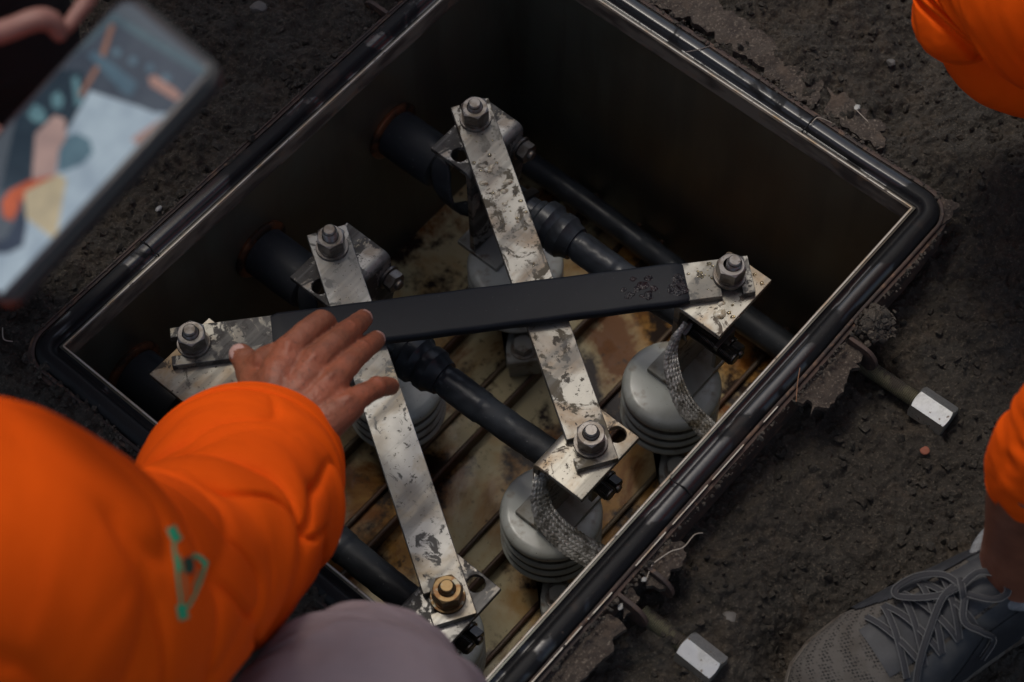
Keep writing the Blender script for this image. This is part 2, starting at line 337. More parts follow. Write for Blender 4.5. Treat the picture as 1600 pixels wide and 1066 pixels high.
# crumbs of soil scattered on the ground
ico = bmesh.new(); bmesh.ops.create_icosphere(ico, subdivisions=1, radius=1); iv = np.array([v.co[:] for v in ico.verts]); ifc = np.array([[v.index for v in f.verts] for f in ico.faces]); ico.free()
def crumbs(name, n, region, smin, smax, m, label=None, seed=1, hf=ground_h, parent=None, pw=3.):
    rs = np.random.RandomState(seed); P = []
    while len(P) < n:
        u, v = region(rs)
        if U0 - .024 < u < U1 + .028 and V0 - .026 < v < V1 + .029 and parent is None: continue
        P.append((u, v))
    P = np.array(P); z = hf(P[:, 0], P[:, 1]); s = smin + (smax - smin) * rs.rand(n) ** pw
    V = iv[None] * (1 + .95 * (rs.rand(n, len(iv), 1) - .5)) * s[:, None, None] * (1 + .5 * (rs.rand(n, 1, 3) - .5))
    V = V + np.stack([P[:, 0], P[:, 1], z + s * .35], -1)[:, None]
    F = (ifc[None] + (np.arange(n) * len(iv))[:, None, None]).reshape(-1, 3)
    mb = MB(); mb.v = V.reshape(-1, 3); mb.f = [tuple(t) for t in F.tolist()]
    o = mk(name, mb, m, parent=parent, kind='stuff', smooth=50)
    if label: o['label'] = label
    return o
crumbs('soil_crumbs', 17000, lambda r: (r.uniform(-.28, .92), r.uniform(-.38, .88)), .0006, .0046, SOIL, 'loose crumbs of dark soil lying around the pit', 2, pw=5.)

# ------------------------------------------------------------------ the buried box
box = thing('link_box', (.3, .243, -.347), 'open rectangular steel box sunk in the soil with black gasket rim', 'link box')
FL = -.347
mb = MB().box((U0, V0, FL - .012), (U1, V1, FL)); mk('floor', mb, FLOOR, box)
T = .003
mk('wall', MB().box((U0 - T, V0 - T, FL - .012), (U1 + T, V0, -.0005)), PITW, box)
mk('wall', MB().box((U0 - T, V1, FL - .012), (U1 + T, V1 + T, -.0005)), PITW, box)
mk('wall', MB().box((U0 - T, V0, FL - .012), (U0, V1, -.0005)), PITW, box)
mk('wall', MB().box((U1, V0, FL - .012), (U1 + T, V1, -.0005)), PITW, box)
# inner folded lip, one band per wall
mk('lip_band', MB().box((U0 + .0012, V0, -.022), (U1 - .0012, V0 + .0012, -.001)), LIPM, box)
mk('lip_band', MB().box((U1 - .0012, V0 + .0012, -.022), (U1, V1 - .0012, -.001)), LIPM, box)
mk('lip_band', MB().box((U0, V0 + .0012, -.022), (U0 + .0012, V1 - .0012, -.001)), LIPM, box)
mk('lip_band', MB().box((U0 + .0012, V1 - .0012, -.022), (U1 - .0012, V1, -.001)), LIPM, box)
def rim(prof, nseg=10, wob=0.):
    """sweep (offset, height) profile round the box outline"""
    path = []
    for (cx, cy, a0) in ((U0, V0, 180), (U1, V0, 270), (U1, V1, 0), (U0, V1, 90)):
        for i in range(nseg + 1):
            a = math.radians(a0 + 90 * i / nseg); path.append((cx, cy, math.cos(a), math.sin(a), i == nseg))
    full = []
    for i, p in enumerate(path):
        full.append(p[:4])
        if p[4]:
            q = path[(i + 1) % len(path)]
            for k in range(1, 60): f = k / 60; full.append((p[0] + (q[0] - p[0]) * f, p[1] + (q[1] - p[1]) * f, p[2], p[3]))
    rs = []
    for i, (cx, cy, nx, ny) in enumerate(full):
        s_ = wob * float(vnoise(np.array(i * .13), np.array(5.)))
        rs.append([(cx + nx * (s + s_ * (s > .01)), cy + ny * (s + s_ * (s > .01)), h + s_ * .5) for s, h in prof])
    return MB().rings(rs, closed=True)
mk('steel_edge', rim([(-.0002, -.003), (-.0002, .0006), (.0011, .0006), (.0011, -.003)], 1), EDGE, box)
gp = [(.0016, -.006), (.0020, -.0015), (.0034, -.0022), (.0060, -.0046), (.0085, -.0042), (.0102, -.0006), (.0120, .0026), (.0140, .0031), (.0190, .0030), (.0215, .0020), (.0245, -.001), (.0262, -.004), (.0262, -.012), (.0016, -.012)]
mk('rubber_gasket', rim(gp, 10, .0012), GASK, box, smooth=60)
mk('flange_lip', rim([(.0268, -.016), (.0268, -.0030), (.0290, -.0024), (.0300, -.0032), (.0300, -.016)], 10, .0012), RUST, box)
mk('flange_skirt', rim([(.0305, -.05), (.0305, -.006), (.0335, -.0065), (.0338, -.05)], 10, .0012), RUST, box)
for x0, x1 in ((.02, .071), (.074, .095), (.103, .134), (.165, .205), (.214, .262), (.268, .312), (.34, .36)):
    mk('bright_lip_edge', MB().box((x0, V1 + .0292, -.0024), (x1, V1 + .0301, -.0012)), EDGE, box)
mk('bright_lip_edge', MB().box((.0, V0 - .0302, -.0030), (.5, V0 - .0292, -.0012)), RUST, box)
# joints in the gasket
for (c, ax) in (((.245, V1), 1), ((.60, .36), 0), ((.12, V0), 1)):
    mbj = MB()
    if ax == 1: y0, y1 = (V1 + .0022, V1 + .026) if c[1] > .2 else (V0 - .026, V0 - .0022); pts = [(c[0], y, .0012 + .0034 * math.exp(-((abs(y - c[1]) - .0178) / .005) ** 2)) for y in np.linspace(y0, y1, 9)]
    else: pts = [(x, c[1], .0012 + .0034 * math.exp(-((abs(x - .6) - .0178) / .005) ** 2)) for x in np.linspace(.6022, .626, 9)]
    mbj.tube(pts, .0008, 6); mk('gasket_joint', mbj, BLKC, box)
# floor rails : pairs of upturned lips
for v0, v1 in ((.098, .129), (.188, .221), (.297, .329), (.391, .424)):
    m = MB(); a, b, t, z0, z1 = v0, v1, .003, FL + .001, FL + .0190
    prof = [(a - .002, z0), (a - .002, z1 - .001), (a - .0008, z1), (a + .0016, z1), (a + .0028, z1 - .001), (a + .0028, z1 - .009), (b - .0028, z1 - .009), (b - .0028, z1 - .001), (b - .0016, z1), (b + .0008, z1), (b + .002, z1 - .001), (b + .002, z0)]
    rs = [[(u, y, z) for y, z in prof] for u in (.004, .596)]
    m.rings(rs); mk('floor_rail', m, RAILM, box, smooth=40)
    mk('rail_web', MB().box((.005, a + .003, z1 - .0088), (.595, b - .003, z1 - .0060)), FLOOR, box)
# cable glands in the wall
for u, w in ((.4176, -.127), (.2275, -.118), (.0544, -.121)):
    g = MB().lathe([(.0275, 0), (.0325, 0), (.0330, .003), (.0305, .0055), (.0275, .006)], (u, .0002, w), (0, 1, 0), 40)
    mk('gland_ring', g, COPP, box, smooth=40)
g = MB().lathe([(.0165, 0), (.0225, 0), (.0225, .004), (.0180, .012), (.0165, .012)], (.555, V1, -.30), (0, -1, 0), 32); mk('gland_ring', g, NUTG, box, smooth=40)
# grounding studs and welded lugs outside the flange
def lug(u, v0, dv, w, r=.016):
    n = 14; out = [(v0, w - .02), (v0, w + .004)] + [(v0 + dv * (r + r * math.cos(math.radians(a))), w + .004 - r + r * math.sin(math.radians(a))) for a in range(90, -60, -12)]
    rs = [[(u + du, v, z) for v, z in out] for du in (0, .004)]
    return MB().rings(rs)
for px in ((.455, -.030, -1, -.004), (.479, -.030, -1, -.002), (.135, .520, 1, -.006), (.170, .520, 1, -.008), (.455, .522, 1, -.008)):
    mk('flange_lug', lug(*px), RUST, box, bevel=.0006)

# crusted mud plates clinging to the flange
def crust_plate(pts, w, th, seed, n=46, amp=.0016):
    P = np.array([at(x, y, w)[:2] for x, y in pts]); out = []
    for i in range(len(P)):
        a, b = P[i], P[(i + 1) % len(P)]; L = np.linalg.norm(b - a); k = max(2, int(L / .0028))
        nrm = np.array([-(b - a)[1], (b - a)[0]]) / (L + 1e-9)
        for j in range(k):
            p = a + (b - a) * j / k; out.append(p + nrm * 2.6 * amp * (vnoise(np.array(seed * 9.1 + i * 3 + j * .41), np.array(seed * 1.)) * 2.6 + .12 * math.sin(j * 2.1 + seed)))
    bm = plate([tuple(p) for p in out], w - th, w)
    bmesh.ops.triangulate(bm, faces=bm.faces[:])
    for _ in range(3):
        es = [e for e in bm.edges if e.calc_length() > .006]
        if es: bmesh.ops.subdivide_edges(bm, edges=es, cuts=1); bmesh.ops.triangulate(bm, faces=[f for f in bm.faces if len(f.verts) > 3])
    for v in bm.verts:
        d = .0028 * float(vnoise(np.array(v.co.x * 120 + seed), np.array(v.co.y * 120))) + .0016 * float(vnoise(np.array(v.co.x * 420 + seed), np.array(v.co.y * 420)))
        v.co.z += d + (.004 * float(vnoise(np.array(v.co.x * 30 + seed), np.array(v.co.y * 30))))
    return from_bm(bm)
plates = [
    ([(1262, 560), (1322, 505), (1352, 530), (1345, 575), (1318, 600), (1290, 632), (1272, 645), (1252, 625), (1238, 628)], -.012, .006),
    ([(1004, 868), (1042, 836), (1066, 850), (1073, 864), (1052, 895), (1032, 920), (1016, 912), (995, 888)], -.012, .006),
    ([(962, 935), (985, 922), (1003, 940), (990, 955), (980, 968)], -.014, .005),
    ([(835, 1080), (905, 990), (945, 965), (975, 982), (958, 1008), (925, 1040), (900, 1085)], -.014, .006),
    ([(962, -20), (1090, -20), (1200, 60), (1288, 128), (1268, 172), (1170, 92), (1080, 32)], -.006, .008),
    ([(1290, 140), (1332, 158), (1385, 205), (1372, 232), (1330, 205), (1296, 178)], -.008, .004),
    ([(36, 545), (72, 520), (76, 572), (145, 640), (208, 694), (190, 712), (140, 690), (96, 640), (55, 592)], -.008, .006),
    ([(1436, 352), (1468, 300), (1496, 318), (1480, 345), (1440, 380), (1405, 430), (1392, 425)], -.005, .007),
]
for i, (p, w, th) in enumerate(plates): mk('mud_crust', crust_plate(p, w, th, i + 1), CRUST, box, smooth=50)
c0 = at(1370, 500, 0)[:2]
def reg_c(r): a = r.randn(2) * .008; return (c0[0] + a[0] * .9, c0[1] + a[1] * .8)
crumbs('dirt_clump', 420, reg_c, .0012, .0045, CLOD, None, 5, hf=lambda u, v: -.012 + .016 * np.exp(-((u - c0[0]) ** 2 + (v - c0[1]) ** 2) / .0002), parent=box, pw=2.)
def reg_r(r):
    s = r.randint(4)
    if s == 0: return (r.uniform(-.02, .6), -.0295 - abs(r.randn()) * .002)
    if s == 1: return (.631 + r.randn() * .003, r.uniform(0, .5))
    if s == 2: return (-.030 + r.randn() * .003, r.uniform(-.02, .3))
    return (r.uniform(.05, .6), .521 + abs(r.randn()) * .002)
crumbs('dirt_crumbs', 1500, reg_r, .0005, .0022, CLOD, None, 8, hf=lambda u, v: u * 0 - .003, parent=box, pw=3.)

# ------------------------------------------------------------------ studs with long hex nuts outside the box
def stud(uc, v0, v1, v2, w, label, sgn=1, tilt=0.):
    t = thing('threaded_stud', (uc, v0, w), label, 'threaded stud', 'studs sticking out of the flange')
    ax = np.array([tilt, sgn, -.02]); ax /= np.linalg.norm(ax); c = np.array([uc, v0, w])
    L1 = abs(v1 - v0)
    mk('rod', MB().thread(c, ax, .0078, L1 + .004, .0018, 20), RODM, t, smooth=35)
    mk('hex_nut', MB().hexnut(c + ax * L1, ax, .0265, abs(v2 - v1), rot=math.radians(38)), NUTG, t, smooth=25)
    return t
s1 = stud(.1525, .535, .580, .617, -.05, 'long pale hex nut on a threaded rod at the bottom edge of the photo')
s2 = stud(.4665, .530, .594, .630, -.05, 'long bright hex nut on a threaded rod right of the rim corner', tilt=.03)
s3 = stud(.432, -.034, -.040, -.060, -.022, 'small pale hex nut in the soil beside the upper left rim', sgn=-1)

# ------------------------------------------------------------------ insulators
def make_insulator(c, label):
    t = thing('insulator', (c[0], c[1], FL + .02), label, 'insulator', 'grey ribbed post insulators on the floor rails')
    prof = [(.001, -.2090), (.020, -.2088), (.040, -.2091), (.0445, -.2098), (.0472, -.2115), (.0488, -.2140), (.0496, -.2175), (.0494, -.2205), (.0480, -.2228), (.0455, -.2244), (.0402, -.2250)]
    for k in range(3):
        zc = -.2365 - k * .0168
        prof += [(.0400 if k else .0400, zc + .0082)] + [(.0428 + .0068 * math.cos(math.radians(an)), zc + .0062 * math.sin(math.radians(an))) for an in range(84, -85, -14)] + [(.0400, zc - .0080)]
    prof += [(.041, -.2795), (.040, -.286), (.001, -.286)]
    mk('ribbed_body', MB().lathe([(r, z) for r, z in prof], (c[0], c[1], 0), n=72), PORC, t, smooth=80)
    for k in range(3):  # dark rings on the rib tops paint in the shade between the ribs
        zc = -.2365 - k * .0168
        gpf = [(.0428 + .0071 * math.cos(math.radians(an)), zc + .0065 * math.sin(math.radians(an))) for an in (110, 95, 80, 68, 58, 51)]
        mk('groove_shade', MB().lathe(gpf + [(r - .0006, z - .0006) for r, z in gpf[::-1]], (c[0], c[1], 0), n=56), GSHD, t, smooth=60)
    # rotated foot plate with two ears
    d = np.array([-.036, .040]); d /= np.linalg.norm(d); nrm = np.array([-d[1], d[0]]); cc = np.array(c)
    poly = []
    for s_, q in ((-1, -1), (-1, 1), (1, 1), (1, -1)): poly.append(tuple(cc + d * .072 * s_ + nrm * .020 * q * s_))
    mk('foot_plate', from_bm(plate(poly, -.305, -.293)), FOOTM, t, bevel=.0025, smooth=30)
    for s_ in (-1, 1):
        b = cc + d * .054 * s_; q_ = .0165
        pl_ = [tuple(b + d * (q_ * x) + nrm * (q_ * y)) for x, y in ((-1, -1), (1, -1), (1, 1), (-1, 1))]
        mk('foot_pad', from_bm(plate(pl_, -.3275, -.3052)), FOOTM, t, bevel=.001)
    mk('collar', MB().lathe([(.038, -.293), (.038, -.284)], (c[0], c[1], 0), n=40), FOOTM, t, smooth=40)
    for s_ in (-1, 1):
        b = cc + d * .057 * s_
        hb = mk('foot_bolt', MB().hexnut((b[0], b[1], -.2905), (0, 0, 1), .019, .010, rot=.3), FOOTM, t, smooth=25)
        w_ = MB().lathe([(.0135, 0), (.0135, .002), (.0085, .0021)], (b[0], b[1], -.2929), n=28)
        wo = mk('washer', w_, NUTM, hb)
    return t
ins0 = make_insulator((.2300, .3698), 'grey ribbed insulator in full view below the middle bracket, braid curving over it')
for (uu, vv, lab) in ((.4120, .3722, 'grey ribbed insulator under the upper right bracket near the rim'),
                      (.2368, .160, 'grey ribbed insulator half hidden behind the pale bar right of the hand'),
                      (.4180, .163, 'grey ribbed insulator beneath the far bracket, behind the black sleeved bar'),
                      (.062, .366, 'grey ribbed insulator under the lowest bracket beside the grey knee'),
                      (.075, .158, 'grey ribbed insulator hidden below the orange cuff')):
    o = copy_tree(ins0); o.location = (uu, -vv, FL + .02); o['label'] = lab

# ------------------------------------------------------------------ brackets
def bracket(u0, u1, v_edge, vb, sgn, wt, m, label, hole_u, lowm=None, insc=None, slotw=.0085):
    """top plate from v_edge to the bend at vb, then down to the insulator"""
    t = thing('terminal_bracket', ((u0 + u1) / 2, vb, -.205), label, 'bracket', 'folded metal terminal brackets')
    th = .006; R = .008; flat = abs(vb - v_edge) - R; arc = R * math.pi / 2; down = (wt + .199) - R
    tot = flat + arc + down
    hs_ = [(h, flat * hv, .0082) for h, hv in hole_u]
    bolt_h = []
    out = [(u0, 0), (u1, 0), (u1, flat + arc + down * .45), (u1 - .012, flat + arc + down * .72), (u1 - .012, tot), (u0, tot)] if sgn > 0 else [(u0, 0), (u1, 0), (u1, tot), (u0, tot)]
    cuts = [((0, flat + arc * k / 8, 0), (0, 1, 0)) for k in range(0, 9)]
    bm = plate(out, -th, 0, hs_, cuts)
    for v in bm.verts:
        s_, z = v.co.y, v.co.z
        if s_ <= flat + 1e-7: y, w = s_, wt + z
        elif s_ <= flat + arc + 1e-7:
            a = (s_ - flat) / R; y = flat + (R + z) * math.sin(a); w = wt - R + (R + z) * math.cos(a)
        else: y = flat + R + z; w = wt - R - (s_ - flat - arc)
        v.co.y = v_edge + sgn * y * 1.0; v.co.z = w
    mk('folded_plate', from_bm(bm), m, t, smooth=35, bevel=.0007)
    ic = insc or ((u0 + u1) / 2 - .006, vb)
    mk('base_plate', MB().box((ic[0] - .033, ic[1] - .024, -.2084), (ic[0] + .036, ic[1] + .029, -.2024)), FOOTM, t, bevel=.0008)
    return t, t
def nutset(t, u, v, w, m, top=.026, rot=0., slant=0., dirt=None):
    ax = (slant, slant * .6, 1)
    n = mk('nut', MB().hexnut((u, v, w + .0055), ax, .0240, .0150, rot=rot, bore=.0079), m, t, smooth=25)
    mk('washer', MB().lathe([(.009, 0), (.0150, 0), (.0155, .0012), (.0150, .0026), (.009, .0026)], (u, v, w + .0001), ax, 36), m, n, smooth=30)
    mk('spring_washer', MB().lathe([(.009, 0), (.0128, 0), (.0130, .0026), (.009, .0026)], (u, v, w + .0029), ax, 36), m, n, smooth=30)
    mk('stud', MB().thread((u, v, w - .03), ax, .0072, top + .03, .0018, 28), m, t, smooth=35)
def sidebolt(t, u, v, w, sgn, m, L=.012, af=.017, wash=True, name='side_bolt'):
    ax = (0, sgn, 0)
    b = mk(name, MB().hexnut((u, v + sgn * .003, w), ax, af, .010, rot=.4), m, t, smooth=25)
    mk('washer', MB().lathe([(.004, 0), (af * .66, 0), (af * .66, .0025), (.004, .003)], (u, v, w), ax, 28), m, b, smooth=30)
    mk('thread_end', MB().thread((u, v + sgn * .012, w), ax, af * .32, L - .004, .0015, 18), m, b, smooth=35)

WT, WT2 = -.060, -.049
L1, _ = bracket(.395, .473, .0775, .1285, 1, WT, BRKA, 'farthest blotched bracket below the top bolt, against the dark wall', [(.407, .62)])
L2, _ = bracket(.202, .281, .0735, .1285, 1, WT, BRKA, 'blotched bracket behind the fingers, in front of the middle cable gland', [(.213, .62)])
L3, _ = bracket(.042, .119, .0525, .1285, 1, WT2, BRKB, 'pale bracket at the left corner, under the black sleeved bar end', [(.106, .3)])
R1, _ = bracket(.405, .4835, .4215, .3695, -1, WT2, BRKB, 'wet pale bracket at the right end of the black sleeved bar', [(.474, .72)])
R2, _ = bracket(.203, .2835, .4270, .3705, -1, WT, BRKB, 'pale bracket over the fully visible insulator, with woven braid below', [(.273, .35)])
R3, _ = bracket(.014, .0945, .4275, .3705, -1, WT, BRKA, 'lowest bracket near the grey knee, with yellowed nut', [(.084, .4)])
nutset(L1, .4440, .0925, WT + .008, NUTM, .0250, .1)
nutset(L2, .2480, .0860, WT + .008, NUTM, .0300, .35)
nutset(L3, .0880, .0655, WT2 + .008, NUTM, .0250, .2)
nutset(R1, .4570, .3915, WT2 + .008, NUTM, .0250, .15, .05)
nutset(R2, .2475, .4000, WT + .008, NUTM, .0250, .3)
nutset(R3, .0565, .4005, WT + .008, NUTY, .0250, .6)
for t, u in ((L1, .467), (L2, .274), (L3, .112)):
    sidebolt(t, u, .1288, -.092 if t is not L3 else -.08, 1, NUTM if t is not L3 else NUTD, .0065, .019)
for t, u in ((R1, .432), (R2, .250), (R3, .058)):
    mbp = MB().box((u - .030, .4130, -.140), (u + .030, .4165, -.096)); 
    sidebolt(t, u - .010, .3700, -.105, 1, NUTD, .052, .023)
    sidebolt(t, u + .004, .4150, -.118, 1, NUTD, .0055, .016)
    mk('clamp_plate', MB().box((u - .016, .4100, -.135), (u + .012, .4148, -.095)), BRKD, t, bevel=.0008)

# ------------------------------------------------------------------ cables
def cable(uL, uR, wL, label):
    t = thing('power_cable', (uL, .0, -.15), label, 'cable', 'thick black cables crossing the box')
    mk('entry_sheath', MB().lathe([(.0245, .001), (.0260, .004), (.0262, .040), (.0255, .066), (.021, .070), (.014, .072)], (uL, 0, wL), ((uR - uL) * .6, 1, 0), 40), RUBB, t, smooth=40)
    # dark hanging earth strap below the gland end
    band = []
    pts = [(uL - .012, .080, -.088), (uL - .026, .086, -.102), (uL - .030, .094, -.125), (uL - .024, .100, -.150), (uL - .006, .104, -.168), (uL + .01, .110, -.172)]
    mbn = MB()
    rs = []
    for i, p in enumerate(pts):
        p = np.array(p); rs.append([p + np.array(d) for d in ((0, -.014, 0), (.004, -.014, .002), (.004, .016, .002), (0, .016, 0))])
    mbn.rings(rs); mk('curved_band', mbn, RUBB, t, smooth=50, subsurf=1)
    a = np.array([uL + (uR - uL) * .45, .128, -.120]); b = np.array([uR, .3685, -.118]); d = b - a; L = np.linalg.norm(d)
    mk('connector', MB().lathe([(.001, .0), (.0185, .0), (.0190, .030), (.0170, .034), (.0170, .052), (.0195, .054), (.0195, .060), (.001, .060)], a, d, 40), RUBB, t, smooth=35)
    mk('boot', MB().lathe([(.001, .060), (.0215, .060), (.0245, .063), (.0245, .073), (.0215, .076), (.0205, .080), (.0225, .083), (.0225, .092), (.0195, .096), (.0175, .104), (.001, .104)], a, d, 40), RUBB, t, smooth=35)
    cc = mk('clamp_collar', MB().lathe([(.0182, .034), (.0235, .034), (.0240, .038), (.0235, .043), (.0182, .043)], a, d, 6), NUTD, t)
    # cable body with a wrinkled shrink sleeve
    dn = d / L; e1 = np.cross(dn, (0, 0, 1)); e1 /= np.linalg.norm(e1); e2 = np.cross(dn, e1); rs = []
    for i in range(60):
        f = i / 59; s_ = .100 + (L - .104) * f; base = .0148 + (.0010 if .06 < f < .38 else 0)
        ring = []
        for j in range(40):
            th = 2 * math.pi * j / 40
            wr = .0005 * float(vnoise(np.array(f * 22 + math.sin(th) * 2), np.array(3 + math.cos(th) * 2 + uL * 50)))
            ring.append(a + dn * s_ + (base + wr * 1.6) * (math.cos(th) * e1 + math.sin(th) * e2) + np.array([0, 0, -.004 * math.sin(math.pi * f)]))
        rs.append(ring)
    mk('cable_body', MB().rings(rs), RUBB, t, smooth=40)
    return t
cable(.4176, .436, -.127, 'farthest thick black cable, wet, running towards the right end of the black bar')
cable(.2275, .2405, -.118, 'middle thick black cable, running under the black bar to the fully visible insulator')
cable(.0544, .050, -.121, 'nearest thick black cable, coming out from under the orange cuff')
cp = thing('conduit_pipe', (.555, .02, -.31), 'thin black pipe lying along the foot of the far right wall', 'pipe')
pts = [(.565, y, -.305 + .004 * math.sin(y * 14)) for y in np.linspace(.002, .482, 30)]
mk('pipe_body', MB().tube(pts, .0135, 24), RUBB, cp, smooth=50)
mk('pipe_sleeve', MB().tube([(.561, y, -.300) for y in (.352, .356, .40, .44, .478, .4845)], [.0145, .0160, .0160, .0158, .0166, .0166], 28), RUBB, cp, smooth=40)

# ------------------------------------------------------------------ bars
def bar_poly(a, b, wa, slot_a, slot_b):
    """outline of a flat bar between bolt centres a and b; slot types: ('end',) or ('side', +-1)"""
    a = np.array(a); b = np.array(b); d = b - a; L = np.linalg.norm(d); d /= L; n = np.array([-d[1], d[0]]); h = wa / 2; sw = .0095
    P = []
    ext = .021
    def arc(c, a0, a1, k=7): return [(c[0] + sw * math.cos(math.radians(a0 + (a1 - a0) * i / k)), c[1] + sw * math.sin(math.radians(a0 + (a1 - a0) * i / k))) for i in range(k + 1)]
    # local coordinates (x along, y across)
    # bottom side y=-h from x=-ext to L+ext, then top back
    P.append((-ext, -h))
    if slot_b[0] == 'side' and slot_b[1] < 0: P += [(L - sw + slot_b[2], -h)] + arc((L + slot_b[2], 0), 180, 0) + [(L + sw + slot_b[2], -h)]
    P.append((L + ext, -h))
    if slot_b[0] == 'end': P += [(L + ext, -sw)] + arc((L, 0), 270, 90) + [(L + ext, sw)]
    P.append((L + ext, h))
    if slot_b[0] == 'side' and slot_b[1] > 0: P += [(L + sw + slot_b[2], h)] + arc((L + slot_b[2], 0), 0, -180) + [(L - sw + slot_b[2], h)]
    P.append((-ext, h))
    if slot_a[0] == 'end': P += [(-ext, sw)] + arc((0, 0), 90, -90) + [(-ext, -sw)]
    return [tuple(a + d * x + n * y) for x, y in P], a, d, n, L
def link_bar(a, b, width, w, m, label, sb):
    t = thing('link_bar', (a[0], a[1], w), label, 'metal bar', 'slotted metal bars bolted between the brackets')
    poly, a, d, n, L = bar_poly(a, b, width, ('end',), sb)
    mk('bar', from_bm(plate(poly, w + .0003, w + .0078)), m, t, bevel=.0007, smooth=30)
    return t, a, d, n, L
bar1, a1, d1, n1, Lb1 = link_bar((.4440, .0925), (.2475, .4000), .0385, WT, BARC, 'speckled pale bar from the farthest bolt to the bolt above the braid', ('side', 1, 0))
bar2, a2, d2, n2, Lb2 = link_bar((.2480, .0860), (.0565, .4005), .0385, WT, BARB, 'smoother pale bar passing under the hand down to the yellowed nut', ('side', 1, 0))
bar3, a3, d3, n3, Lb3 = link_bar((.0880, .0655), (.4570, .3915), .0400, WT2, BARA, 'bar in a long black sleeve crossing over the other two, pale worn ends', ('side', 1, 0))
# black sleeve
W0, W1 = WT2 - .0016, WT2 + .0098
rs = []
xs = list(np.linspace(.071, Lb3 - .040, 60))
for i, x in enumerate(xs):
    e = min(i, 59 - i); hw = .0222 - (.0012 if e == 0 else 0) + .0002 * math.sin(i * .7); zt = W1 - (.0014 if e == 0 else 0); zb = W0 + (.001 if e == 0 else 0)
    ring = []; rr = .0042
    for cx, cz, a0 in ((hw - rr, zt - rr, 0), (-hw + rr, zt - rr, 90), (-hw + rr, zb + rr, 180), (hw - rr, zb + rr, 270)):
        for k in range(6):
            an = math.radians(a0 + 90 * k / 5); p = a3 + d3 * x + n3 * (cx + rr * math.cos(an))
            ring.append((p[0], p[1], cz + rr * math.sin(an)))
    rs.append(ring)
mk('black_sleeve', MB().rings(rs), SLEV, bar3, smooth=40)
# oil on the sleeve
def blob2d(c, d, n, r, w, h, seed, sx=1.3, k=26):
    """low domed puddle with a wavy outline"""
    rs = []
    for lev in (1., .94, .75, .45, .15):
        z = w + h * (1 - lev ** 3)
        ring = []
        for j in range(k):
            th = 2 * math.pi * j / k; q = r * lev * (1 + .75 * float(vnoise(np.array(seed * 7 + 1.6 * math.cos(th) + 9), np.array(1.6 * math.sin(th) + seed))))
            p = c + d * (q * sx * math.cos(th)) + n * (q * math.sin(th)); ring.append((p[0], p[1], z))
        rs.append(ring)
    return rs
ob = MB()
for x, y, r, sd_ in ((Lb3 - .050, .006, .008, 4), (Lb3 - .047, -.004, .005, 9), (Lb3 - .094, .007, .004, 2), (Lb3 - .086, .002, .0035, 6), (Lb3 - .078, .010, .0045, 7), (Lb3 - .079, -.001, .0045, 12), (Lb3 - .071, .004, .003, 15), (Lb3 - .088, -.009, .0025, 17), (Lb3 - .074, -.008, .003, 21), (Lb3 - .099, .001, .0022, 23)):
    ob.rings(blob2d(a3 + d3 * x + n3 * y, d3, n3, r, W1 + .0001, .0007, sd_))
mk('oil_puddle', ob, OILM, bar3, smooth=70, kind='stuff')

def drops(parent, spots, m, name='water_drops'):
    mb = MB()
    for i, (c, r, w) in enumerate(spots):
        mb.rings(blob2d(np.array(c), np.array([1., 0]), np.array([0, 1.]), r, w + .00015, r * .55, i * 1.7 + w, 1.05, 14))
    o = mk(name, mb, m, parent, smooth=80, kind='stuff'); return o
r2 = random.Random(5)
sp = []
for i in range(46):
    x = r2.uniform(.015, .13) if i < 34 else r2.uniform(.1, .2); y = r2.uniform(-.017, .017); sp.append((a1 + d1 * x + n1 * y, r2.choice([.0006, .0008, .001, .0012, .0019]), WT + .0078))
drops(bar1, sp, DROP)
sp = []
for i in range(10):
    x = r2.choice([.022, .03, .06, .075, .085, .1, .11]) + r2.uniform(-.004, .004); y = r2.uniform(-.012, .014); sp.append((a1 + d1 * x + n1 * y, r2.uniform(.002, .0042), WT + .0077))
drops(bar1, sp, CRST, 'dried_spots')
drops(R1, [((r2.uniform(.410, .480), r2.choice([r2.uniform(.374, .384), r2.uniform(.400, .419)])), r2.choice([.0009, .0014, .002, .0025]), WT2) for i in range(18)] , DROP)
drops(R1, [((.424, .408), .0052, WT2), ((.434, .401), .003, WT2), ((.478, .385), .003, WT2)], CRST, 'dried_spots')
drops(bar3, [(a3 + d3 * (Lb3 - r2.uniform(.012, .038)) + n3 * r2.uniform(-.017, .012), r2.choice([.0008, .0013, .0021]), WT2 + .0078) for i in range(14)], DROP)

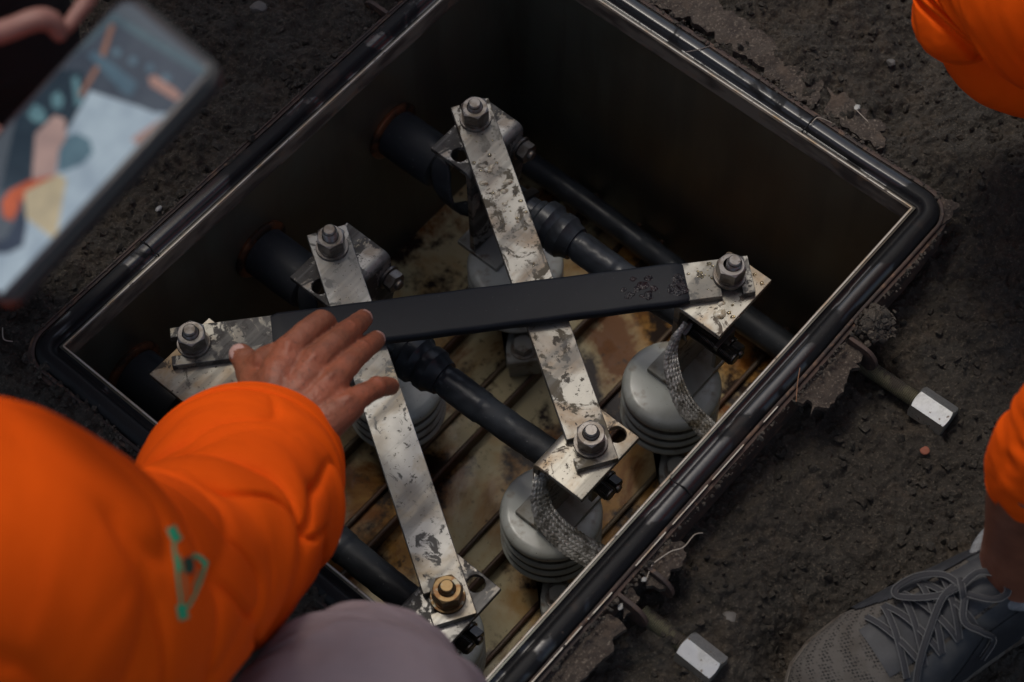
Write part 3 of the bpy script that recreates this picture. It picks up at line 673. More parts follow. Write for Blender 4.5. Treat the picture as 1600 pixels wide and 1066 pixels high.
# ------------------------------------------------------------------ woven earthing braids
def braid(ctrl, wid, label):
    C = np.array(ctrl); K = 90
    tt = np.linspace(0, len(C) - 1, K); P = []
    for t in tt:
        i = min(int(t), len(C) - 2); f = t - i; p0 = C[max(i - 1, 0)]; p1 = C[i]; p2 = C[i + 1]; p3 = C[min(i + 2, len(C) - 1)]
        P.append(.5 * ((2 * p1) + (-p0 + p2) * f + (2 * p0 - 5 * p1 + 4 * p2 - p3) * f * f + (-p0 + 3 * p1 - 3 * p2 + p3) * f ** 3))
    P = np.array(P); T_ = np.gradient(P[:, :3], axis=0); T_ /= np.linalg.norm(T_, axis=1)[:, None]
    # width direction: twists from u at the bolt to lying flatter at the wall
    Wd = []
    for i in range(K):
        f = i / (K - 1); w = np.array([1., .12, -.0]) * (1 - f * .55) + np.array([.05, .65, .55]) * f * .55 if False else np.array([1., 0, 0.]) * (1 - .5 * f) + np.array([0.1, -.75, .45]) * .5 * f
        w -= T_[i] * (w @ T_[i]); Wd.append(w / np.linalg.norm(w))
    Wd = np.array(Wd); Nn = np.cross(T_, Wd)
    t = thing('earthing_braid', tuple(P[0]), label, 'braided strap', 'woven metal braids by the rim')
    mb = MB()
    Ls = np.concatenate([[0], np.cumsum(np.linalg.norm(np.diff(P[:, :3], axis=0), axis=1))])
    ns = 20
    for sgn in (-1, 1):
        for k in range(ns):
            pts = []
            for i in range(K):
                ph = 2 * math.pi * k / ns + sgn * Ls[i] / .014
                wv = .00055 * math.cos(ns * ph * .5 + (0 if sgn > 0 else math.pi))
                wf = wid(i / (K - 1)) / 2
                x = wf * math.asin(max(-1, min(1, math.cos(ph)))) / (math.pi / 2); y = .0013 * math.sin(ph) * 1.0
                y += wv * (1 if math.sin(ph) > 0 else -1)
                pts.append(P[i, :3] + Wd[i] * x + Nn[i] * y)
            mb.tube(pts, .0013, 5, flat=.55, up=None)
    mk('woven_strands', mb, BRAI, t, smooth=60, kind='stuff')
    e = P[0, :3]
    return t
def pxs(l): return [at(*q) for q in l]
braid(pxs([(852, 733, -.082), (845, 752, -.086), (843, 775, -.095), (852, 806, -.108), (877, 836, -.122), (912, 860, -.135), (950, 880, -.15), (985, 905, -.175)]),
      lambda f: .0145 + .011 * min(1, f * 1.6), 'braided strap curving over the fully visible insulator to the rim')
braid(pxs([(1072, 505, -.075), (1056, 528, -.082), (1048, 560, -.095), (1056, 600, -.11), (1072, 635, -.125), (1096, 662, -.14), (1125, 690, -.155), (1155, 712, -.18)]),
      lambda f: .013 + .007 * min(1, f * 1.6), 'braided strap below the upper right bracket, passing behind the rim')
braid([np.array([p[0] - .188, p[1], p[2]]) for p in pxs([(852, 733, -.082), (845, 752, -.086), (843, 775, -.095), (852, 806, -.108), (877, 836, -.122), (912, 860, -.135), (950, 880, -.15), (985, 905, -.175)])],
      lambda f: .0145 + .011 * min(1, f * 1.6), 'braided strap beside the grey knee, mostly hidden')

# ------------------------------------------------------------------ people helpers
def cr(C, t):
    i = min(int(t), len(C) - 2); f = t - i; p0 = C[max(i - 1, 0)]; p1 = C[i]; p2 = C[i + 1]; p3 = C[min(i + 2, len(C) - 1)]
    return .5 * ((2 * p1) + (-p0 + p2) * f + (2 * p0 - 5 * p1 + 4 * p2 - p3) * f * f + (-p0 + 3 * p1 - 3 * p2 + p3) * f ** 3)
def loft(ctrl, n=120, m=220, disp=None, hem=0, flat=1., caps=(False, True), up=(0, 0, 1)):
    """ctrl: rows (u,v,w,radius); disp(t, th)->metres outward"""
    C = np.array(ctrl, float); K = len(C)
    ts = np.linspace(0, K - 1, m); Q = np.array([cr(C, t) for t in ts])
    T_ = np.gradient(Q[:, :3], axis=0); T_ /= np.linalg.norm(T_, axis=1)[:, None]
    a = np.array(up, float); side = np.cross(T_[0], a); side /= np.linalg.norm(side); rs = []
    th = np.arange(n) * 2 * math.pi / n
    for i in range(m):
        side = side - T_[i] * (side @ T_[i]); side /= np.linalg.norm(side); nn = np.cross(side, T_[i])
        r = Q[i, 3] + (disp(ts[i], th) if disp else 0) * np.ones(n)
        rs.append(Q[i, :3] + (r * np.cos(th))[:, None] * side + (flat * r * np.sin(th))[:, None] * nn)
    if hem:   # turned-in hem at the start
        ins = []
        for k, (dx, dr) in enumerate(((.0, .0), (-.001, .0015), (-.0005, .003), (.003, .004), (.03, .005), (.06, .012))):
            cen = rs[0].mean(0); d = rs[0] - cen; L = np.linalg.norm(d, axis=1)[:, None]
            ins.append(cen + d / L * (L - dr) + T_[0] * dx)
        rs = ins[::-1][:-1] + rs
    mb = MB().rings([list(map(tuple, r)) for r in rs], caps[0], caps[1])
    return mb
def D(px, py, dep, rp=None):
    p = atd(px, py, dep); return (*p, rp * dep / FPX) if rp is not None else p
def bvh_of(o):
    me = o.data; return BVHTree.FromPolygons([v.co + o.matrix_world.translation for v in me.vertices], [p.vertices for p in me.polygons])
def project(bv, px, py, off, o0):
    d = ray(px, py); o = Vector((CAM[0], -CAM[1], CAM[2])); dd = Vector((d[0], -d[1], d[2])).normalized()
    hit = bv.ray_cast(o, dd)
    if hit[0] is None: return None
    n = hit[1]; n = n if n.dot(dd) < 0 else -n
    p = hit[0] + n * off; return (p.x, -p.y, p.z)

# ------------------------------------------------------------------ the worker with the orange sleeve
wk = thing('person', (-.35, .75, -.05), 'worker in loose orange sleeve and grey trousers, bare hand held over the bars', 'person')
# hand: joints as (px, py, height above the rim, radius)
def J(px, py, w, r): return (*at(px, py, w), r)
wrist = J(440, 672, .135, .025); 
fingers = {
    'index': [J(452, 548, .152, .0125), J(478, 521, .148, .0105), J(502, 503, .132, .0098), J(512, 512, .108, .0090), J(510, 530, .092, .0082)],
    'middle': [J(492, 566, .152, .0125), J(520, 540, .142, .0106), J(543, 519, .120, .0098), J(560, 505, .092, .0088), J(568, 498, .076, .0080)],
    'ring': [J(520, 596, .150, .0120), J(544, 569, .138, .0102), J(564, 550, .116, .0094), J(581, 537, .090, .0086), J(588, 531, .076, .0078)],
    'little': [J(545, 632, .146, .0115), J(566, 618, .138, .0094), J(588, 607, .124, .0086), J(602, 604, .108, .0080), J(610, 604, .098, .0074)],
    'thumb': [J(412, 640, .150, .0170), J(402, 605, .136, .0150), J(392, 580, .126, .0125), J(384, 564, .122, .0110), J(377, 556, .120, .0098)],
}
hb = MB()
for k, f in fingers.items():
    C = np.array(f); pts = [cr(C, t) for t in np.linspace(0, len(C) - 1, 17)]
    hb.tube([p[:3] for p in pts], [p[3] * (1 + .05 * math.exp(-((i / 4.0) % 1 - .0) ** 2 * 20)) for i, p in enumerate(pts)], 18, rnd_end=True)
wr = np.array(wrist)
for k, off in (('index', (-14, -2)), ('middle', (-2, 4)), ('ring', (14, 12)), ('little', (30, 22))):
    m0 = np.array(fingers[k][0]); w0 = np.array(J(440 + off[0], 672 + off[1], .136, .020))
    C = np.array([w0, (w0 * .5 + m0 * .5) + np.array([0, 0, .004, .0]), m0 + np.array([0, 0, -.002, .0015])]); C[1, 3] = .0175
    pts = [cr(C, t) for t in np.linspace(0, 2, 10)]
    hb.tube([p[:3] for p in pts], [p[3] for p in pts], 18, rnd_end=True)
th0 = np.array(fingers['thumb'][0])
hb.tube([wr[:3], th0[:3]], [.024, .0175], 18, rnd_end=True)
hb.tube([th0[:3], np.array(fingers['index'][0])[:3] + [0, 0, -.004]], [.016, .0115], 16, rnd_end=True)
hb.tube([np.array(fingers['thumb'][2][:3]), at(415, 565, .142), np.array(fingers['index'][0])[:3] + [0, 0, -.002]], [.0115, .0125, .0120], 16, rnd_end=True)
hb.tube([np.array(fingers['thumb'][1][:3]), at(425, 600, .150), np.array(fingers['index'][0])[:3]], [.0140, .0150, .0120], 16, rnd_end=True)
fo = np.array([D(415, 720, 1.60, 52), D(375, 790, 1.52, 64), D(300, 870, 1.42, 76)])
hb.tube([wr[:3], fo[0, :3], fo[1, :3], fo[2, :3]], [.0265, .030, .034, .040], 24, rnd_end=True)
def mid(a, b, f=.5): return np.array(a)[:3] * (1 - f) + np.array(b)[:3] * f
for ka, kb in (('index', 'middle'), ('middle', 'ring'), ('ring', 'little')):
    ma = mid(fingers[ka][0], fingers[kb][0]); 
    for f, rr in ((.12, .0120), (.45, .0155), (.75, .0170)):
        p = ma * (1 - f) + wr[:3] * f; hb.tube([p, p + [.001, 0, 0]], rr, 18, rnd_end=True)
hb.tube([mid(fingers['index'][0], fingers['thumb'][0], .4), mid(wr, fingers['thumb'][0], .5)], [.0165, .022], 18, rnd_end=True)
hb.tube([mid(fingers['index'][0], wr, .5), mid(fingers['little'][0], wr, .5)], [.0185, .0180], 18, rnd_end=True)
hb.tube([mid(fingers['index'][0], wr, .75), mid(fingers['little'][0], wr, .75)], [.0215, .0190], 18, rnd_end=True)
hb.tube([mid(fingers['middle'][0], wr, .25) - [0, 0, .004], mid(fingers['middle'][0], wr, .95) + [0, 0, .002]], [.0175, .0225], 20, rnd_end=True)
hb.tube([mid(fingers['ring'][0], wr, .25) - [0, 0, .004], mid(fingers['ring'][0], wr, .8)], [.0165, .0215], 20, rnd_end=True)
hb.tube([mid(fingers['index'][0], wr, .62) + [0, 0, .004], mid(fingers['ring'][0], wr, .62) + [0, 0, .004]], [.0195, .0195], 20, rnd_end=True)
hb.tube([mid(fingers['index'][0], wr, .42) + [0, 0, .002], mid(fingers['little'][0], wr, .42) + [0, 0, .001]], [.0170, .0165], 20, rnd_end=True)
# tendons and veins on the back of the hand
for k in ('index', 'middle', 'ring', 'little'):
    m0 = np.array(fingers[k][0][:3]); 
    hb.tube([m0 + [0, 0, .0085], m0 * .65 + wr[:3] * .35 + [0, 0, .0125], m0 * .35 + wr[:3] * .65 + [0, 0, .0100]], [.0056, .0042, .0036], 10, rnd_end=True)
    k2 = np.array(fingers[k][2][:3]); hb.tube([k2 + [0, 0, .0022], k2 + [0.0005, 0, .0024]], [.0088, .0088], 12, rnd_end=True)
for pl in ([(470, 590, .1700), (478, 606, .1705), (497, 612, .169), (503, 630, .168), (494, 648, .169)], [(440, 580, .169), (452, 600, .1715), (455, 625, .172), (468, 645, .174)], [(505, 608, .167), (520, 622, .165), (528, 640, .162)]):
    hb.tube([at(q[0], q[1], q[2] - .0065 - .014 * max(0, (q[1] - 590) / 80)) for q in pl[:3]], .0028, 8, rnd_end=True)
hand = mk('body', hb, SKIN, wk, smooth=180)
rmod = hand.modifiers.new('remesh', 'REMESH'); rmod.mode = 'VOXEL'; rmod.voxel_size = .0012; rmod.use_smooth_shade = True
sm = hand.modifiers.new('smooth', 'SMOOTH'); sm.factor = .5; sm.iterations = 6
hand['label'] = 'brown forearm and bare hand, fingers slightly spread'
def nail(c, d, s, n, wid, ln):
    """small curved nail plate: c centre, d along finger, s across, n outward"""
    c, d, n = map(lambda x: np.array(x, float), (c, d, n)); d /= np.linalg.norm(d); n -= d * (n @ d); n /= np.linalg.norm(n); s = np.cross(d, n)
    G = 7; top = []; mb = MB(); vs = []
    for i in range(G):
        for j in range(G):
            a = (i / (G - 1) - .5) * 2; b = (j / (G - 1) - .5) * 2
            wx = wid * (1 - .22 * max(0, b) ** 2 - .15 * max(0, -b) ** 3)
            vs.append(c + d * ln * b * (1 - .12 * a * a) + s * wx * a - n * .0016 * a * a * 1.2 - n * .0008 * b * b)
    lo = [v - n * .0007 for v in vs]; fs = []
    for i in range(G - 1):
        for j in range(G - 1):
            q = (i * G + j, i * G + j + 1, (i + 1) * G + j + 1, (i + 1) * G + j); fs.append(q); fs.append(tuple(x + G * G for x in q[::-1]))
    brd = [(0, j) for j in range(G)] + [(i, G - 1) for i in range(1, G)] + [(G - 1, j) for j in range(G - 2, -1, -1)] + [(i, 0) for i in range(G - 2, 0, -1)]
    ids = [i * G + j for i, j in brd]
    for x in range(len(ids)): y = (x + 1) % len(ids); fs.append((ids[x], ids[y], ids[y] + G * G, ids[x] + G * G))
    return mb.add(vs + lo, fs)
vdir = -ray(560, 520); vdir /= np.linalg.norm(vdir)
for k in ('middle', 'ring', 'thumb'):
    F = np.array(fingers[k]); c = F[4, :3] * .85 + F[3, :3] * .15; d = F[4, :3] - F[3, :3]; dn = d / np.linalg.norm(d); n = vdir - dn * (vdir @ dn); n /= np.linalg.norm(n)
    mk('finger_nail', nail(c + n * (F[4, 3] * 1.0 + .0002) + dn * .001, dn, None, n, .0056 if k != 'thumb' else .007, .0062), NAIL, wk, smooth=180)

def slv(t, th):
    # cuff seam, rolls near the elbow, broad folds
    cx, cy = np.cos(th), np.sin(th)
    g = np.clip((t - .50) / .35, 0, 1)
    d = .006 * vnoise(t * 1.9 + cy * 1.1, 2 + cx * 1.3 + t * .5) * (0.5 + g)
    w1 = vnoise(t * .9 + cy * .9 + 3, cx * .9 - t * .5 + 7)          # warped crease fields
    n1 = vnoise(t * 1.25 + 1.1 * cx + 1.5 * w1, 11 + 1.0 * cy + .8 * t + w1)
    n2 = vnoise(t * 1.0 - 1.5 * cy + 1.3 * w1 + 31, 5 + 1.3 * cx + 1.3 * t)
    soft = lambda n, w: 1 / (1 + (n / w) ** 2)
    d = d - g * .0105 * soft(n1, .038) * np.clip(vnoise(t * .9 + 4, cx * .9 + 9) * 2 + .8, 0, 1)
    d = d - g * .0085 * soft(n2, .034) * np.clip(vnoise(t * .8 + 14, cy * .9 + 3) * 2 + .7, 0, 1)
    d = d + g * .009 * np.abs(n1) + .0006 * vnoise(t * 9 + cy * 4, cx * 6)
    d = d - .0048 * np.exp(-((t - .46 - .02 * np.sin(3 * th)) / .014) ** 2) + .0016 * np.exp(-((t - .39) / .03) ** 2) - .0008 * np.exp(-((t - .05) / .012) ** 2)
    d = d + .004 * np.sin(th * 2 + 1) * np.clip(1 - t, 0, 1)
    return d
sctrl = [D(378, 738, 1.605, 155), D(370, 782, 1.55, 159), D(340, 842, 1.46, 158), D(262, 910, 1.36, 176), D(148, 950, 1.27, 226), D(10, 930, 1.19, 286), D(-170, 930, 1.12, 330), D(-420, 960, 1.05, 380)]
sleeve = mk('sleeve', loft(sctrl, 160, 300, slv, hem=1), ORNG, wk, smooth=180)
sleeve['label'] = 'loose bright orange sleeve with stitched cuff and green print'
bpy.context.view_layer.update()
class _B: pass
bv = BVHTree.FromPolygons([v.co + Vector(ORG[wk.name]) for v in sleeve.data.vertices], [tuple(p.vertices) for p in sleeve.data.polygons])
GRN = mat('green_print', (.02, .42, .20), .6, layers=[dict(s=300, lo=.5, hi=.7, c=(.10, .30, .14), a=.5)]); DGR = mat('dark_green_print', (.015, .07, .045), .6)
TAN = mat('faded_print', (.42, .22, .08), .6)
def decal(strokes, m, name='print'):
    mb = MB()
    for pts, wd in strokes:
        pts = [np.array(p, float) for p in pts]; dense = []
        for i in range(len(pts) - 1):
            for k in range(6): dense.append(pts[i] + (pts[i + 1] - pts[i]) * k / 6)
        dense.append(pts[-1]); vs = []
        for i, p in enumerate(dense):
            t = dense[min(i + 1, len(dense) - 1)] - dense[max(i - 1, 0)]; t /= np.linalg.norm(t); nn = np.array([-t[1], t[0]])
            for s_ in (-1, -.33, .33, 1):
                r = project(bv, *(p + nn * s_ * wd / 2), .0006, None); vs.append(r if r else vs[-1])
        mb.add(vs, [(i * 4 + j, i * 4 + j + 1, i * 4 + j + 5, i * 4 + j + 4) for i in range(len(dense) - 1) for j in range(3)])
    return mk(name, mb, m, wk)
decal([([(266, 824), (272, 838), (278, 846)], 15), ([(282, 945), (284, 958), (287, 968)], 16), ([(270, 850), (274, 880), (278, 915), (282, 945)], 5), ([(322, 876), (316, 900), (303, 930), (292, 950)], 5), ([(300, 868), (312, 872), (322, 884)], 8), ([(274, 870), (281, 892)], 9)], GRN, 'sleeve_print')
decal([([(290, 872), (296, 884), (292, 896)], 15)], DGR, 'sleeve_print')
decal([([(278, 866), (288, 905), (290, 938)], 4), ([(312, 890), (300, 920)], 5)], TAN, 'sleeve_print')
def trs(t, th): return .010 * fbm(np.array(t * 2.2 + np.sin(th)), np.array(np.cos(th) * 1.4 + 3), 3) + .012 * (np.exp(-((t - 1.35 + .25 * np.sin(th)) / .08) ** 2)) * -.4
kn = mk('trouser_leg', loft([D(600, 975, 1.46, 20), D(598, 990, 1.458, 78), D(590, 1024, 1.445, 130), D(578, 1072, 1.43, 176), D(562, 1135, 1.41, 204), D(480, 1290, 1.38, 218), D(330, 1450, 1.34, 230), D(150, 1650, 1.3, 230)], 120, 160, trs, caps=(True, True)), MAUV, wk, smooth=180)
kn['label'] = 'mauve grey trouser knee at the bottom edge'

# ------------------------------------------------------------------ phone and the person holding it
DP = 1.06
C0 = atd(175, 255, DP)
ex = ROT @ np.array([.760, .650, -.50]); ex /= np.linalg.norm(ex)      # across the phone
ey = ROT @ np.array([.655, -.755, .06]); ey -= ex * (ex @ ey); ey /= np.linalg.norm(ey)   # towards its top
ez = np.cross(ex, ey); ez = ez if ez @ (CAM - C0) > 0 else -ez
PWH, PLH = .0385, .081
PC = atd(183, 262, DP)
# shift so that the top right corner lands at its place
TR = atd(340, 108, DP - .01); PC = TR - ex * PWH - ey * PLH
def pl(x, y, z=0): return PC + ex * x + ey * y + ez * z
def rrect(hw, hl, r, k=8):
    out = []
    for cx, cy, a0 in ((hw - r, hl - r, 0), (-hw + r, hl - r, 90), (-hw + r, -hl + r, 180), (hw - r, -hl + r, 270)):
        for i in range(k + 1): a = math.radians(a0 + 90 * i / k); out.append((cx + r * math.cos(a), cy + r * math.sin(a)))
    return out
def slab(hw, hl, r, z0, z1, e=.001, cx=0, cy=0):
    rs = []
    for z, ins in ((z0, e), (z0 + e, 0), (z1 - e, 0), (z1, e)): rs.append([tuple(pl(x + cx, y + cy, z)) for x, y in rrect(hw - ins, hl - ins, r)])
    return MB().rings(rs)
ph = thing('smartphone', tuple(PC), 'dark cased phone held over the pit, its screen showing the pit being filmed', 'phone')
CASE = mat('dark_phone_case', (.022, .018, .024), .35, layers=[dict(s=30, lo=.5, hi=.6, c=(.03, .02, .022))])
GRYC = mat('clear_case_rim', (.035, .037, .038), .5, spec=.3)
GLS = mat('phone_glass', (.05, .06, .07), .12, emit=((.050, .062, .075), .5))
mk('case', slab(PWH + .0022, PLH + .0022, .012, -.0125, -.0010, .002), GRYC, ph, smooth=40)
mk('frame', slab(PWH, PLH, .0105, -.0008, .0012, .0006), CASE, ph, smooth=40)
scr = mk('screen', slab(PWH - .0028, PLH - .0028, .008, .0013, .0016, .0001), GLS, ph)
def inv_px(px, py, z):   # where a line of sight meets the screen plane
    d = ray(px, py); n = ez; t = ((pl(0, 0, z) - CAM) @ n) / (d @ n); p = CAM + t * d - PC; return p @ ex, p @ ey
def pic(polys, col, lev, st=1.0):
    mb = MB(); z = .0017 + lev * .00005
    for poly in polys:
        pts = [inv_px(x, y, z) for x, y in poly]
        pts = [(max(-PWH + .0032, min(PWH - .0032, x)), max(-PLH + .0032, min(PLH - .0032, y))) for x, y in pts]
        mb.add([tuple(pl(x, y, z)) for x, y in pts], [tuple(range(len(pts)))])
    nm = 'screen_picture'
    m = mat(nm + str(lev), tuple(c * .1 for c in col), .15, layers=[dict(s=60, lo=.45, hi=.65, c=tuple(c * .09 for c in col))], emit=(col, st))
    N = m.node_tree; nz = N.nodes.new('ShaderNodeTexNoise'); nz.inputs['Scale'].default_value = 70; nz.inputs['Detail'].default_value = 3
    ra = N.nodes.new('ShaderNodeValToRGB'); ra.color_ramp.elements[0].position = .36; ra.color_ramp.elements[1].position = .64
    ra.color_ramp.elements[0].color = (col[0] * .80, col[1] * .82, col[2] * .86, 1); ra.color_ramp.elements[1].color = (min(1, col[0] * 1.1), min(1, col[1] * 1.1), min(1, col[2] * 1.1), 1)
    tc_ = N.nodes['Texture Coordinate']; N.links.new(tc_.outputs['Object'], nz.inputs['Vector']); N.links.new(nz.outputs['Fac'], ra.inputs[0]); N.links.new(ra.outputs[0], N.nodes['Principled BSDF'].inputs['Emission Color'])
    o = mk(nm, mb, m, scr); return o
pic([[(0, 395), (140, 142), (190, 152), (215, 166), (232, 165), (240, 176), (262, 178), (290, 170), (150, 362), (20, 488), (-60, 560), (-90, 470)]], (.255, .31, .355), 1)
pic([[(75, 70), (180, 25), (322, 118), (290, 172), (262, 178), (240, 176), (215, 166), (140, 142), (95, 215), (60, 190)]], (.042, .052, .068), 2)
pic([[(20, 180), (75, 90), (130, 110), (135, 145), (95, 220), (50, 280), (0, 300)]], (.018, .03, .042), 3)
pic([[(92, 228), (100, 214), (120, 208), (140, 218), (146, 238), (130, 256), (106, 266), (90, 270)]], (.07, .12, .15), 4)
pic([[(55, 210), (85, 180), (102, 186), (104, 215), (92, 235), (86, 285), (50, 280)]], (.28, .19, .17), 5)
pic([[(2, 315), (15, 298), (45, 282), (88, 274), (60, 300), (35, 315), (20, 345), (5, 340)]], (.36, .075, .03), 6)
pic([[(38, 300), (92, 272), (104, 280), (106, 380), (96, 385), (40, 340)]], (.34, .28, .18), 7)
pic([[(232, 120), (242, 118), (275, 140), (285, 152), (275, 158), (255, 146), (235, 134)], [(205, 218), (230, 200), (262, 190), (255, 205), (238, 222), (215, 226)]], (.27, .15, .12), 8)
pic([[(42, 180), (55, 162), (70, 172), (72, 190), (55, 192)], [(80, 150), (92, 142), (100, 155), (96, 170), (82, 168)], [(112, 122), (122, 118), (130, 160), (118, 168)]], (.085, .16, .18), 9)
pic([[(30, 310), (38, 320), (42, 350), (36, 385), (12, 396), (-8, 396), (-8, 380), (10, 372), (22, 350), (30, 330)]], (.02, .03, .05), 10)
pic([[(172, 36), (180, 40), (160, 100), (128, 152), (122, 148), (152, 98)]], (.20, .10, .07), 11)
pic([[(84, 80), (175, 18), (330, 112), (318, 122), (178, 34), (98, 90)]], (.055, .085, .10), 12)
pic([[(135, 85), (150, 80), (215, 130), (205, 150), (192, 145)]], (.06, .10, .13), 13)
for j, (x, y) in enumerate([(182, 82), (208, 95), (234, 106), (260, 122)]):
    pic([[(x + 7 * math.cos(a), y + 7 * math.sin(a)) for a in np.linspace(0, 5.6, 9)]], (.07, .11, .14), 14 + j)

hp = thing('person', tuple(atd(-160, 60, 1.2)), 'blurred fingers with dark orange sleeve gripping the phone at the upper left', 'person')
hb2 = MB()
def tubepx(mb, pts, rnd=True):
    C = np.array([D(*p) for p in pts]); Q = [cr(C, t) for t in np.linspace(0, len(C) - 1, 5 * len(C))]
    mb.tube([q_[:3] for q_ in Q], [q_[3] for q_ in Q], 20, rnd_end=rnd)
tubepx(hb2, [(-130, 70, 1.16, 24), (-50, 62, 1.15, 21), (10, 48, 1.145, 19), (58, 30, 1.145, 19), (82, 34, 1.15, 18), (92, 52, 1.155, 16)])
tubepx(hb2, [(-80, -60, 1.19, 22), (40, -50, 1.185, 20), (128, -34, 1.18, 19), (142, -10, 1.175, 15), (120, 22, 1.17, 13), (104, 45, 1.165, 12)])
tubepx(hb2, [(-90, 140, 1.22, 26), (-30, 200, 1.215, 24), (10, 230, 1.21, 21)])
tubepx(hb2, [(-220, 40, 1.2, 75), (-140, 60, 1.2, 62), (-90, 80, 1.2, 44)])
tubepx(hb2, [(-90, 80, 1.2, 40), (-90, 140, 1.22, 30)])
tubepx(hb2, [(-120, -20, 1.2, 50), (-80, -60, 1.19, 24)])
tubepx(hb2, [(-330, 20, 1.2, 70), (-220, 40, 1.2, 66)])
ho = mk('body', hb2, SKNP, hp, smooth=180); q_ = ho.modifiers.new('remesh', 'REMESH'); q_.mode = 'VOXEL'; q_.voxel_size = .0022; q_.use_smooth_shade = True
q_ = ho.modifiers.new('smooth', 'SMOOTH'); q_.factor = .6; q_.iterations = 6
ho['label'] = 'pinkish fingers wrapped round the phone edge'
o = mk('sleeve', loft([D(-26, 128, 1.33, 30), D(-60, 130, 1.33, 66), D(-160, 130, 1.34, 95), D(-330, 120, 1.3, 120)], 60, 60, lambda t, th: .004 * vnoise(t * 4 + np.sin(th), np.cos(th) * 2), caps=(True, True)), ORNG, hp, smooth=180)
o = mk('jacket_front', loft([D(60, 165, 1.62, 20), D(52, 158, 1.62, 60), D(30, 120, 1.60, 105), D(-30, 40, 1.56, 150), D(-140, -60, 1.5, 200), D(-300, -200, 1.4, 240)], 60, 80, lambda t, th: .005 * vnoise(t * 4 + np.sin(th), np.cos(th) * 2), caps=(True, True)), BLKC, hp, smooth=180)

def bl(root, pts, mm, name):
    return mk(name, loft([(*p[:3], p[3]) for p in pts], 48, 70, lambda t, th: .008 * vnoise(t * 3 + np.sin(th), np.cos(th) * 2), caps=(True, True)), mm, root, smooth=180)
bl(hp, [(.055, -.055, .275, .045), (.045, -.065, .20, .052), (.01, -.09, .10, .045), (-.02, -.12, .0, .045)], BLKC, 'trouser_leg')
bl(hp, [(.016, -.117, .50, .085), (-.10, -.25, .48, .10), (-.24, -.42, .42, .13), (-.27, -.46, .40, .05)], BLKC, 'trouser_leg')
bl(hp, [(-.26, -.48, .30, .08), (-.26, -.48, .40, .17), (-.25, -.44, .65, .18), (-.22, -.38, .90, .19), (-.21, -.36, .98, .10), (-.20, -.34, 1.05, .06)], ORNG, 'jacket')
bl(hp, [(-.20, -.34, 1.02, .05), (-.20, -.33, 1.08, .085), (-.19, -.31, 1.16, .10), (-.19, -.31, 1.24, .09), (-.19, -.31, 1.27, .03)], SKND, 'head')
bl(hp, [(-.20, -.35, .90, .08), (-.17, -.22, .74, .07), (-.11, -.06, .56, .055), (-.095, .0, .50, .05)], ORNG, 'sleeve')
by = thing('person', (.57, -.62, 0), 'added unseen figure in black jacket beyond the far rim, blocking sky from the gasket', 'person')  # added figure, out of view, keeps bright sky off the far gasket and wall
bl(by, [(.42, -.62, 0, .07), (.43, -.62, .25, .085), (.45, -.60, .45, .10), (.50, -.66, .80, .13)], ORNG, 'trouser_leg')
bl(by, [(.74, -.60, 0, .07), (.73, -.60, .25, .085), (.70, -.60, .45, .10), (.62, -.66, .80, .13)], ORNG, 'trouser_leg')
bl(by, [(.57, -.68, .70, .10), (.56, -.66, .80, .19), (.54, -.58, 1.05, .20), (.51, -.48, 1.28, .21), (.49, -.42, 1.36, .12), (.48, -.38, 1.42, .07), (.47, -.36, 1.46, .06)], BLKC, 'jacket')
bl(by, [(.47, -.37, 1.42, .05), (.465, -.36, 1.46, .085), (.46, -.34, 1.54, .105), (.46, -.33, 1.60, .10), (.46, -.32, 1.66, .05)], SKND, 'head')
bl(by, [(.46, -.34, 1.575, .13), (.46, -.335, 1.60, .135), (.46, -.33, 1.65, .12), (.46, -.325, 1.70, .08), (.46, -.32, 1.72, .02)], cloth('yellow_helmet', (.6, .42, .03), (.6, .42, .03)), 'helmet')
bl(by, [(.34, -.46, 1.26, .07), (.30, -.44, 1.05, .065), (.32, -.40, .85, .05)], BLKC, 'jacket_sleeve')
bl(by, [(.70, -.50, 1.26, .07), (.74, -.48, 1.05, .065), (.70, -.42, .85, .05)], BLKC, 'jacket_sleeve')
# ------------------------------------------------------------------ right: bent knee and the shod foot
kp = thing('person', tuple(at(1480, 960, -.06)), 'crouching worker at the right edge, bent orange knee above and laced grey sneaker below', 'person')
fp = kp
def knf(t, th):
    d = .0045 * fbm(np.array(t * 2.5 + np.sin(th) * 1.2), np.array(np.cos(th) * 1.6 + 5), 3)
    for k, (t0, am, ph0) in enumerate(((1.9, .010, .5), (2.25, .008, .8), (2.7, .006, 1.2))):
        d = d - am * np.exp(-((t - t0 - .35 * np.sin(th + ph0)) / .07) ** 2) * (.5 + .5 * np.cos(th - 1.2))
    return d
mk('trouser_leg', loft([D(1488, 42, 1.70, 20), D(1490, 38, 1.70, 60), D(1498, 28, 1.69, 85), D(1520, 0, 1.68, 118), D(1570, -30, 1.66, 165), D(1660, -50, 1.62, 200), D(1830, -70, 1.55, 220), D(2000, -80, 1.5, 230), (.80, .80, .46, .13), (.88, .90, .48, .14)], 140, 240, knf, caps=(True, True)), ORNG, kp, smooth=180)
ra = D(1640, 60, 1.72, 100)
mk('trouser_leg', loft([D(1500, 50, 1.74, 50), D(1560, 75, 1.76, 90), D(1640, 95, 1.78, 96), D(1760, 120, 1.82, 96), D(1900, 160, 1.84, 90)], 80, 100, lambda t, th: .003 * vnoise(t * 4 + np.sin(th), np.cos(th) * 2), caps=(True, True)), ORNG, kp, smooth=180)

